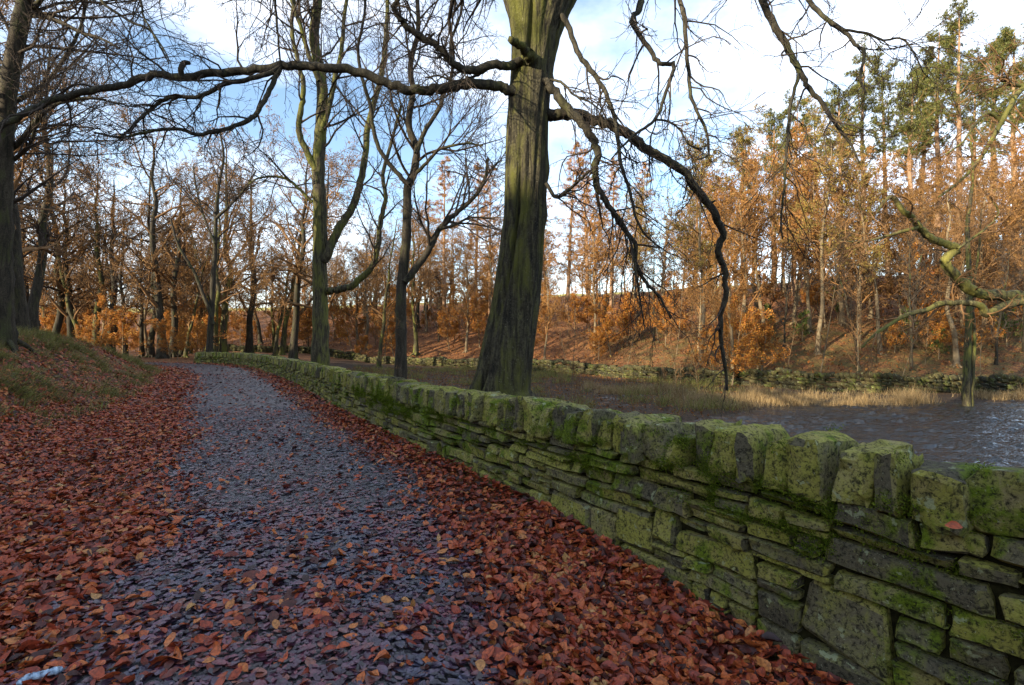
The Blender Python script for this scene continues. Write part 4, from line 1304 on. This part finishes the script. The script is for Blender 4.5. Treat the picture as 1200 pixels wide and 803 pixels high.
for (px, d, k_, s) in ((520, 62, 0, 1.05), (556, 66, 1, 1.1), (574, 58, 0, 0.92), (664, 60, 0, 1.0), (690, 66, 1, 1.12), (716, 58, 0, 0.86), (745, 70, 1, 1.0), (640, 72, 1, 1.0), (505, 76, 1, 0.95)):
    x = (px - 600) / 600 * d
    placed.append((x, d))
    plant(LA[k_], x, d, s, ('shorter ' if s < 0.95 else 'tall ' if s < 1.04 else 'towering ') + 'rust-orange ' + LOOK[LA[k_]] + ' on the slope behind the great beech', 'orange larches on the far slope')
scatter(30, (610, 840), (42, 90), 2.2, HB + GB, (0.6, 1.0), 'on the orange slope across the silted pond end', 'slender trees across the silted pond end', lambda x, y: 2 < U(x, y) < 46)
for (px, d, k_, s) in ((1010, 46, 0, 0.98), (1042, 52, 2, 0.95), (1098, 46, 0, 1.06), (1122, 44, 2, 1.02), (1160, 48, 1, 1.15), (1190, 42, 0, 1.0), (1080, 56, 1, 1.15), (985, 44, 1, 0.9), (930, 50, 0, 0.86), (905, 54, 1, 0.95), (870, 58, 0, 0.84), (960, 56, 2, 0.8), (1140, 58, 2, 1.0), (1215, 50, 2, 1.0), (1065, 40, 1, 0.9), (815, 62, 2, 0.78)):
    x = (px - 600) / 600 * d
    placed.append((x, d))
    plant(PI[k_], x, d, s, ('shorter ' if s < 0.9 else 'tall ' if s < 1.05 else 'towering ') + LOOK[PI[k_]] + ' with pink sunlit stem above the pond slope', 'tall pines on the slope above the pond', tilt=0.015)
scatter(46, (790, 1230), (30, 62), 1.9, GB[:2] + GB + HB[:2], (0.62, 1.02), 'on the slope above the pond', 'golden-brown trees on the slope above the pond', lambda x, y: 1.5 < U(x, y) < 44)
scatter(10, (880, 1230), (27, 38), 2.0, [HB[3], HB[2]], (0.55, 0.85), 'close above the far pond wall', 'thin trees close above the far pond wall', lambda x, y: 1.2 < U(x, y) < 14)
# young beeches that keep their copper leaves
for (px, py, k_, s) in ((858, 457, 0, 1.35), (835, 452, 1, 1.1), (888, 440, 1, 1.2), (716, 421, 0, 1.3), (735, 405, 1, 1.5), (690, 395, 2, 1.5), (780, 410, 1, 1.3), (1100, 425, 1, 0.9), (1048, 420, 2, 0.9), (960, 380, 1, 1.2), (880, 405, 2, 0.9)):
    c = on_ground(px, py, 12, 90)
    placed.append((c[0], c[1]))
    lab = 'glowing copper-leaved young beech in sun low on the far slope'
    gr = 'sunlit young beeches low on the far slope'
    if (px, py) == (858, 457):  # the brightest one
        lab, gr = 'glowing orange-leaved young beech at the reedy edge of the pond', None
    plant(YB[k_], c[0], c[1], s, lab, gr)
scatter(60, (620, 1220), (28, 64), 1.1, YB, (0.7, 1.6), 'among the trunks of the far slope', 'young beeches on the far slope', lambda x, y: 1.2 < U(x, y) < 40)
scatter(70, (235, 590), (52, 100), 1.5, YB, (0.9, 2.0), 'on the russet slope below the field', 'undergrowth below the field', lambda x, y: 0.8 < U(x, y) < 38)
scatter(46, (0, 260), (40, 80), 1.2, YB, (0.9, 1.9), 'under the bare wood left of the wall end', 'young beeches under the bare wood', lambda x, y: RR(x, y) > 3 or SLF(x, y) > 3)
scatter(34, (640, 1230), (26, 48), 1.0, SP, (0.5, 1.1), 'scrub on the slope above the far pond wall', 'bare scrub on the far slope', lambda x, y: 0.6 < U(x, y) < 22)
scatter(14, (490, 860), (13, 36), 1.0, SP, (0.22, 0.42), 'scrub growing on the silt between the walls', 'bare scrub on the silt', lambda x, y: RR(x, y) > 3.5 and U(x, y) < -1 and float(height(x, y)) > -0.99)
for (px, d, s) in ((982, 36, 1.0), (1010, 40, 1.3), (1130, 40, 1.2), (1060, 31, 0.8), (1180, 30, 0.9), (940, 33, 0.7), (1100, 29, 0.6), (900, 36, 0.7)):
    x = (px - 600) / 600 * d
    plant(HO[0], x, d, s, 'green holly bush between the trunks above the pond', 'holly bushes above the pond')
# saplings
def sap(pr, px, d, s, label, sz=1.0):
    plant(pr, (px - 600) / 600 * d, d, s, label, None, tilt=0.05, sz=sz)
sap(SP[0], 444, 11.0, 0.42, 'spindly pale green sapling just behind the wall, left of the great beech')
sap(SP[1], 668, 9.5, 0.34, 'leafless spindly sapling behind the wall, right of the great beech')
sap(SP[1], 796, 8.5, 0.24, 'low twiggy sapling behind the cope stones before the reeds')
# twin stems standing in the pond
tw_base = np.array([at(1135, 404, 20.5)[0], 20.5, -1.45])
twin = thing('alder_tree', 'slim twin-stemmed alder standing in the pond water', 'tree', tw_base)
gg = np.random.default_rng(77)
bl = []
for pts, w in (([(1132, 482), (1133, 440), (1135, 390), (1136, 330), (1134, 270), (1140, 210), (1136, 150)], 9), ([(1138, 482), (1140, 440), (1142, 400), (1140, 350), (1147, 300), (1150, 250)], 4.5)):
    P = np.array([at(px, py, 20.5) for px, py in pts]) - tw_base
    P[0, 2] = -0.1
    mb = MB()
    S, tR = polytube(mb, P, np.linspace(w, 1.6, len(P)) / 2 / 600 * 20.5, 8, 5, 0.08, 3)
    obj('trunk', mb.mesh('trunk'), M['bark_moss'], twin)
    bl.append(resample(S, tR, 20))
mb = MB()
t1 = spawn(gg, np.stack([b[0] for b in bl]), np.stack([b[1] for b in bl]), 22, 1.5, 0.9, 0.04, 0.18, 7, 0.2, 1.0, 0.4, 0.006, 0.02, absL=True)
t2 = spawn(gg, *t1, 6, 0.5, 0.7, 0.02, 0.18, 5, 0.15, 1.0, 0.6, 0.005)
t3 = spawn(gg, *t2, 4, 0.5, 0.7, 0.02, 0.18, 4, 0.15, 1.0, 0.6, 0.004)
for q_, k_ in ((t1, 4), (t2, 3), (t3, 3)):
    tubes(mb, *q_, k_)
obj('crown', mb.mesh('crown'), M['twig_warm'], twin)

# the pattern trees themselves are not part of the place
for pr in protos:
    for ch in list(pr.children):
        bpy.data.objects.remove(ch)
    bpy.data.objects.remove(pr)

# ------------------------------------------------------------------ walls beyond the pond and on the hill
def far_wall(name, label, line, h, seed, a_lo, a_hi, side=1.0, wmean=0.34, rows=5):
    """a rough dry stone wall whose stones are too small in view to pick apart"""
    g = np.random.default_rng(seed)
    S = np.concatenate([[0], np.cumsum(np.linalg.norm(np.diff(line, axis=0), axis=1))])
    T = nrm(np.gradient(line, axis=0))
    N = np.stack([-T[:, 1], T[:, 0]], 1) * side
    fr_ = lambda a: (np.array([np.interp(a, S, line[:, 0]), np.interp(a, S, line[:, 1])]), np.array([np.interp(a, S, N[:, 0]), np.interp(a, S, N[:, 1])]), np.array([np.interp(a, S, T[:, 0]), np.interp(a, S, T[:, 1])]))
    mid = fr_((a_lo + a_hi) / 2)[0]
    base = np.array([mid[0], mid[1], float(height(mid[0], mid[1]))])
    root = thing(name, label, 'stone wall', base)
    body, cope = MB(), MB()
    BV, BF = boulder(g, 2, 1, 1, rough=0.12)
    for r in range(rows + 1):
        a = a_lo + g.uniform(0, 0.2)
        while a < a_hi:
            top = r == rows
            w = g.uniform(0.16, 0.30) if top else wmean * g.uniform(0.5, 1.5)
            p, n, t = fr_(a + w / 2)
            z0 = float(height(p[0], p[1]))
            miss = 0.20 + 0.14 * float(wav(p[0], p[1], 2.2, 3)) + 0.08 * float(wav(p[0], p[1], 0.6, 4))
            hh = h * (1 - miss) / rows
            zz = z0 - 0.12 + hh * (r + 0.5) + (0.05 if top else 0) + g.normal() * 0.035
            V = BV + g.normal(size=BV.shape) * 0.10
            sz = (0.13 if top else hh * 0.52)
            q = p[None] + t[None] * (V[:, :1] * w * 0.5) + n[None] * (V[:, 1:2] * 0.2 - 0.05 * r / rows + g.normal() * 0.02)
            P = np.concatenate([q, (zz + V[:, 2] * sz)[:, None]], 1) - base
            (cope if top else body).add(P, BF)
            a += w
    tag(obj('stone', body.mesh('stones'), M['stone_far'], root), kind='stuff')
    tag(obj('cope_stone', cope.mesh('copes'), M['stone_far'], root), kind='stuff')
    return root

FW = smooth_line(FAR_PTS, 8)
fs = np.concatenate([[0], np.cumsum(np.linalg.norm(np.diff(FW, axis=0), axis=1))])
def a_at(line, s, y):
    return float(np.interp(y, line[:, 1], s))
far_wall('dry_stone_wall', 'low tumbled mossy stone wall along the far edge of the pond and silt', FW, 0.85, 61, a_at(FW, fs, 14), a_at(FW, fs, 74))
# boundary wall at the foot of the pale field
c1, c2 = on_ground(668, 336, 60, 240), on_ground(860, 332, 50, 240)
FL = np.array([c1[:2] + (c1[:2] - c2[:2]) * 0.3, c1[:2], (c1[:2] + c2[:2]) / 2, c2[:2]])
far_wall('field_wall', 'dark boundary wall along the foot of the pale field on the hill', FL, 1.3, 62, 0.5, float(np.linalg.norm(FL[-1] - FL[0])) - 0.5, rows=4, wmean=0.6)

# ------------------------------------------------------------------ fallen leaves
def leaf_template(kind):
    if kind == 'fine':
        mid = [(-1, 0), (-0.62, 0), (-0.2, 0), (0.25, 0), (0.68, 0), (1.12, 0)]
        up = [(-0.74, 0.30), (-0.28, 0.55), (0.22, 0.57), (0.68, 0.34)]
        V = np.array(mid + up + [(x, -y) for x, y in up])
        F = [(0, 1, 6), (1, 2, 7), (1, 7, 6), (2, 3, 8), (2, 8, 7), (3, 4, 9), (3, 9, 8), (4, 5, 9)]
        F = F + [(a, (c + 4 if c > 5 else c), (b + 4 if b > 5 else b)) for a, b, c in F]
    else:
        V = np.array([(-1, 0), (0.05, 0), (1.05, 0), (-0.1, 0.58), (-0.1, -0.58)])
        F = [(0, 1, 3), (1, 2, 3), (0, 4, 1), (1, 4, 2)]
    return V, np.array(F)

def make_leaves(g, C, nor, size, kind, curl=0.5, tilt=0.35):
    T, F = leaf_template(kind)
    N = len(C)
    nn = nrm(nor + g.normal(size=(N, 3)) * tilt)
    x = nrm(np.cross(nn, g.normal(size=(N, 3))))
    y = np.cross(nn, x)
    s = size[:, None, None]
    c1_ = g.normal(0.15, 0.35, N)[:, None] * curl
    c2_ = g.normal(0.35, 0.35, N)[:, None] * curl
    c3_ = g.normal(0, 0.25, N)[:, None] * curl
    X, Y = T[None, :, 0], T[None, :, 1]
    Zl = c1_ * X ** 2 + c2_ * 2.2 * np.abs(Y) ** 1.4 + c3_ * X * Y * 2 + c3_ * 0.3 * X
    asp = g.uniform(0.85, 1.2, N)[:, None]
    V = C[:, None, :] + s * (X[..., None] * x[:, None] + (Y * asp)[..., None] * y[:, None] + Zl[..., None] * nn[:, None])
    return V, F

g = np.random.default_rng(201)
def sample_area(n, y0, y1, kx=1.06):
    y = np.sqrt(g.uniform(y0 ** 2, y1 ** 2, n))
    x = g.uniform(-1, 1, n) * (kx * y + 0.25)
    return x, y

def path_off(x, y):
    return sdist(PATH_C[::3], x, y)

def normals(x, y, e=0.12):
    hx = (height(x + e, y) - height(x - e, y)) / (2 * e)
    hy = (height(x, y + e) - height(x, y - e)) / (2 * e)
    return nrm(np.stack([-hx, -hy, np.ones_like(hx)], -1))

near_path, near_verge = [], []
big = []
lit_v, lit_p = MB(), MB()
for (y0, y1, n, kind, sc) in ((1.9, 4.8, 46000, 'fine', 1.0), (4.8, 12.0, 112000, 'coarse', 1.05), (12.0, 24.0, 92000, 'coarse', 1.35), (24.0, 38.0, 42000, 'coarse', 1.75)):
    x, y = sample_area(n, y0, y1)
    r = -sdist(WALL_X, x, y)
    sl = sdist(BANK, x, y)
    keep = (r < -0.02) & (sl < 9)
    if y0 >= 12:
        keep &= (sl < 6)
    x, y, r, sl = x[keep], y[keep], r[keep], sl[keep]
    po = path_off(x, y) + 0.16 * wav(x, y, 0.9, 1)
    right = np.clip(-po, 0, 9)
    left = np.clip(po, 0, 9)
    pv = np.maximum(sst(0.80, 1.40, right), sst(0.85, 1.65, left)) * 0.95 + 0.05 + 0.20 * sst(5.5, 2.4, y) * sst(-0.3, 0.9, wav(x, y, 0.7, 4))
    bare = np.where(sl > 0.3, sst(1.15, 0.5, wav(x, y, 1.3, 0) * 0.7 + 0.6 * wav(x, y, 0.42, 3)), 1.0)          # grass takes over in patches on the bank
    verge = g.uniform(size=len(x)) < pv
    keep = np.where(verge, g.uniform(size=len(x)) < np.maximum(bare, 0.25), g.uniform(size=len(x)) < 0.92)
    x, y, verge, sl, r = x[keep], y[keep], verge[keep], sl[keep], r[keep]
    z = height(x, y)
    nr_ = normals(x, y)
    for isv in (True, False):
        m = verge == isv
        N = int(m.sum())
        if isv:
            size = np.clip(g.lognormal(math.log(0.034), 0.26, N), 0.016, 0.058) * sc
            lift = g.uniform(0.012, 0.05, N) + 0.05 * sst(0.35, 0.0, -r[m])
            tilt, curl = 0.34, 0.62
        else:
            size = np.clip(g.lognormal(math.log(0.022), 0.38, N), 0.009, 0.045) * sc
            lift = 0.020 + g.uniform(0.004, 0.016, N)
            tilt, curl = 0.09, 0.32
        C = np.stack([x[m], y[m], z[m] + lift], -1)
        Vv, Ff = make_leaves(g, C, nr_[m], size, kind, curl, tilt)
        if kind == 'fine':
            d = C[:, 1]
            px = 600 + C[:, 0] / d * 600
            py = HY + (CAM_H - C[:, 2]) / d * 600
            ok = (px > 5) & (px < 1195) & (py < 798)
            scr = np.where(ok, size / d * (1.0 if isv else 0.9), 0)
            big.append((scr, Vv, isv))
        else:
            idx = np.arange(N)[:, None, None] * Vv.shape[1] + Ff[None]
            (lit_v if isv else lit_p).add(Vv.reshape(-1, 3), idx.reshape(-1, 3))
allscr = np.concatenate([b[0] for b in big])
cutoff = np.sort(allscr)[-300]
T_, Ff = leaf_template('fine')
for scr, Vv, isv in big:
    top = scr >= cutoff
    for P in Vv[top]:
        c = P.mean(0)
        m = MB()
        m.add(P - c, Ff)
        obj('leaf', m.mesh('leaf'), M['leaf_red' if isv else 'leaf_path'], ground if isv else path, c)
    Q = Vv[~top]
    idx = np.arange(len(Q))[:, None, None] * Q.shape[1] + Ff[None]
    (lit_v if isv else lit_p).add(Q.reshape(-1, 3), idx.reshape(-1, 3))
tag(obj('leaf_litter', lit_v.mesh('leaf_litter'), M['leaf_red']), 'deep red-brown beech leaf litter drifted along both sides of the path', 'leaves', kind='stuff')
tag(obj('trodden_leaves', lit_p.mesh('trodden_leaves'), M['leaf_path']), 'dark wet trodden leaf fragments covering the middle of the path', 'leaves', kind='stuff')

# one leaf caught on the ledge under the cope stones
c = at(1118, 622, 2.14)
Vv, Ff = make_leaves(g, np.array([c]), np.array([[-0.5, -0.6, 0.6]]), np.array([0.028]), 'fine', 0.5, 0.1)
m = MB()
m.add(Vv[0] - c, Ff)
tag(obj('fallen_leaf', m.mesh('fallen_leaf'), M['leaf_red'], None, c), 'single orange leaf caught on the moss below the cope stones', 'leaf')

# pale stick in the litter
P = np.array([at(px, py, (CAM_H - zz) * 600 / (py - HY)) for px, py, zz in ((22, 806, 0.055), (32, 799.5, 0.066), (46, 796.5, 0.067), (60, 792.5, 0.068), (70, 789, 0.070))])
c = np.array([P[2][0], P[2][1], 0.02])
mb = MB()
polytube(mb, P - c, [0.012, 0.017, 0.015, 0.0145, 0.017], 10, 6, 0.10, 3)
tag(obj('stick', mb.mesh('stick'), M['pale_wood'], None, c), 'short bent pale bluish stick lying on the red leaves', 'stick')

# ------------------------------------------------------------------ grass, reeds, undergrowth, moss
def blades(g, C, nor, L, w, droop, az=None, seg=3):
    N = len(C)
    h = g.normal(size=(N, 3)) * [1, 1, 0.2]
    if az is not None:
        h = h * 0.6 + az
    up = nrm(nor)
    hd = nrm(h - (h * up).sum(1, keepdims=True) * up)
    side = nrm(np.cross(up, hd))
    a0 = np.abs(g.normal(0.25, 0.2, N))
    t = np.linspace(0, 1, seg + 1)
    pos = C.copy()
    rows = []
    for i, tt in enumerate(t):
        ww = (w * (1 - tt) ** 0.7 + 0.0006)[:, None]
        rows.append(np.stack([pos - side * ww, pos + side * ww], 1))
        a = a0 + droop * tt * 1.4
        pos = pos + (np.cos(a)[:, None] * up + np.sin(a)[:, None] * hd) * (L / seg)[:, None]
    V = np.stack(rows, 1)                              # N, seg+1, 2, 3
    if seg == 1:                                       # tiny blades: one triangle each
        V = np.concatenate([V[:, 0], V[:, 1, :1]], 1)
        return V.reshape(-1, 3), np.arange(N * 3).reshape(-1, 3)
    i = np.arange(N)[:, None] * (seg + 1) * 2
    F = np.concatenate([np.stack([i[:, 0] + 2 * k, i[:, 0] + 2 * k + 1, i[:, 0] + 2 * k + 3, i[:, 0] + 2 * k + 2], 1) for k in range(seg)], 0)
    return V.reshape(-1, 3), F

g = np.random.default_rng(301)
# grass on the bank, in tussocks that hang down the slope
n = 900
x, y = sample_area(n * 22, 5, 26)
sl = sdist(BANK, x, y)
w_ = wav(x, y, 1.3, 0) * 0.7 + 0.6 * wav(x, y, 0.42, 3)
k_ = (sl > 0.05) & (sl < 5) & ((w_ > 0.62) | (g.uniform(size=len(x)) < 0.07))
x, y = x[k_][:2100], y[k_][:2100]
per = 46
cx = np.repeat(x, per) + g.normal(size=len(x) * per) * 0.10
cy = np.repeat(y, per) + g.normal(size=len(x) * per) * 0.10
nn = normals(cx, cy)
C = np.stack([cx, cy, height(cx, cy) - 0.01], -1)
dn = nn * [1, 1, 0]
tl = np.repeat(g.uniform(0.6, 1.35, len(x)), per)
V, F = blades(g, C, nn, g.uniform(0.14, 0.38, len(C)) * tl, np.full(len(C), 0.0035), g.uniform(0.5, 1.3, len(C)), az=dn * 0.9, seg=2)
mb = MB()
mb.add(V, F)
tag(obj('bank_grass', mb.mesh('bank_grass'), M['grass']), 'tufted straw and green grass hanging over the bank beside the path', 'grass', kind='stuff')

# dry reeds along the far shore
def reed_patch(pts, n, hgt, label, name='dry_reeds'):
    P = np.array(pts)
    i = g.integers(0, len(P), n)
    x = P[i, 0] + g.normal(size=n) * 0.42
    y = P[i, 1] + g.normal(size=n) * 0.28
    C = np.stack([x, y, np.maximum(height(x, y), -1.12) - 0.02], -1)
    hgt = hgt * (0.75 + 0.45 * np.clip(wav(x, y, 0.7, 2), -1.2, 1.2)) * g.uniform(0.5, 1.0, len(P))[i] ** 0.5
    V, F = blades(g, C, np.tile([0, 0, 1.0], (n, 1)) + g.normal(size=(n, 3)) * 0.20, g.uniform(0.4, 1.15, n) * hgt, np.full(n, 0.007), g.uniform(0.1, 0.9, n), seg=2)
    mb = MB()
    mb.add(V, F)
    return tag(obj(name, mb.mesh(name), M['reed']), label, 'reeds', kind='stuff')
shore = []
for (px, py) in [(875, 482), (885, 478), (900, 480), (915, 478), (930, 480), (945, 478), (960, 480), (978, 479), (995, 480), (1010, 478), (1025, 480), (1045, 479), (1060, 478), (1075, 477), (890, 472), (920, 472), (960, 473), (1000, 474), (1060, 472), (868, 476)]:
    d = 2.62 * 600 / (py - HY)
    shore.append(((px - 600) / 600 * d, d))
reed_patch(shore, 9000, 0.75, 'pale straw-coloured reeds along the far shore of the pond')
shore = []
for (px, py) in [(720, 468), (735, 466), (750, 467), (765, 464), (780, 465), (800, 468), (820, 474), (835, 478), (845, 482), (700, 462), (860, 484), (815, 482), (790, 476)]:
    d = 2.55 * 600 / (py - HY)
    shore.append(((px - 600) / 600 * d, d))
reed_patch(shore, 6000, 0.6, 'ragged brown sedge on the silt between the wall and the pond', 'dry_sedge')
shore = []
for px in range(1150, 1240, 9):
    d = 22.6
    shore.append(((px - 600) / 600 * d, d + g.normal() * 0.3))
reed_patch(shore, 2200, 0.6, 'straw reeds at the water edge beyond the twin alder')

# dead leaves, stems and sedge tufts strewn over the silt
n = 20000
x, y = sample_area(n * 9, 9, 46, 0.5)
r_ = -sdist(WALL_X, x, y)
u_ = -sdist(FARW, x, y)
k_ = (r_ > 2.5) & (u_ < -0.4) & (height(x, y) > -1.0) & (x > -14)
x, y = x[k_][:n], y[k_][:n]
C = np.stack([x, y, height(x, y) + 0.03], -1)
V, F = leaf_cards(g, C, 0.05, 1, 1.6, 0.03, 0.6)
mb = MB()
mb.add(V, F)
tag(obj('silt_leaves', mb.mesh('silt_leaves', False), M['bracken']), 'brown dead leaves strewn over the silt behind the wall', 'leaves', kind='stuff')
k_ = wav(x, y, 1.6, 6) > 0.15
C = np.repeat(C[k_][:2000], 10, 0) + g.normal(size=(len(C[k_][:2000]) * 10, 3)) * [0.12, 0.12, 0.0]
V, F = blades(g, C, np.tile([0, 0, 1.0], (len(C), 1)) + g.normal(size=C.shape) * 0.3, g.uniform(0.12, 0.55, len(C)), np.full(len(C), 0.007), g.uniform(0.1, 1.2, len(C)), seg=2)
mb = MB()
mb.add(V, F)
tag(obj('sedge_tufts', mb.mesh('sedge_tufts'), M['grass']), 'brown sedge tufts scattered over the silt behind the wall', 'sedge', kind='stuff')

# bracken and low growth on the far slope
n = 23000
x, y = sample_area(n * 4, 22, 95, 1.05)
u_ = -sdist(FARW, x, y)
k_ = (u_ > 0.2) & (u_ < 44)
x, y = x[k_][:n], y[k_][:n]
C = np.stack([x, y, height(x, y) + g.uniform(0.0, 0.35, len(x)) * (0.5 + 0.5 * wav(x, y, 3.0, 5) ** 2)], -1)
V, F = leaf_cards(g, C, 0.10, 2, 0.8, 0.25, 0.5)
mb = MB()
mb.add(V, F)
tag(obj('bracken', mb.mesh('bracken', False), M['bracken']), 'russet dead bracken and leaves covering the far slope', 'bracken', kind='stuff')

# moss cushions on the path wall
pts = np.vstack(moss_seed)
pts = pts[(pts[:, 1] > 0.8) & (pts[:, 1] < 12)]
aw = wav(pts[:, 0] * 1.4 + pts[:, 1], pts[:, 2] * 2.2, 0.55, 6) + 0.5 * wav(pts[:, 0] + pts[:, 1] * 1.3, pts[:, 2] * 3, 0.2, 7)
pts = pts[aw > 0.72]
pts = pts[g.integers(0, len(pts), 6500)]
C = np.repeat(pts, 13, 0)
C = C + g.normal(size=C.shape) * [0.022, 0.022, 0.018]
nn = np.tile([-0.62, -0.5, 0.55], (len(C), 1)) + g.normal(size=C.shape) * 0.35
V, F = blades(g, C, nn, g.uniform(0.008, 0.022, len(C)), np.full(len(C), 0.0028), g.uniform(0.2, 1.2, len(C)), seg=1)
mb = MB()
mb.add(V - WO, F)
tag(obj('moss', mb.mesh('moss', False), M['moss'], wall), kind='stuff')
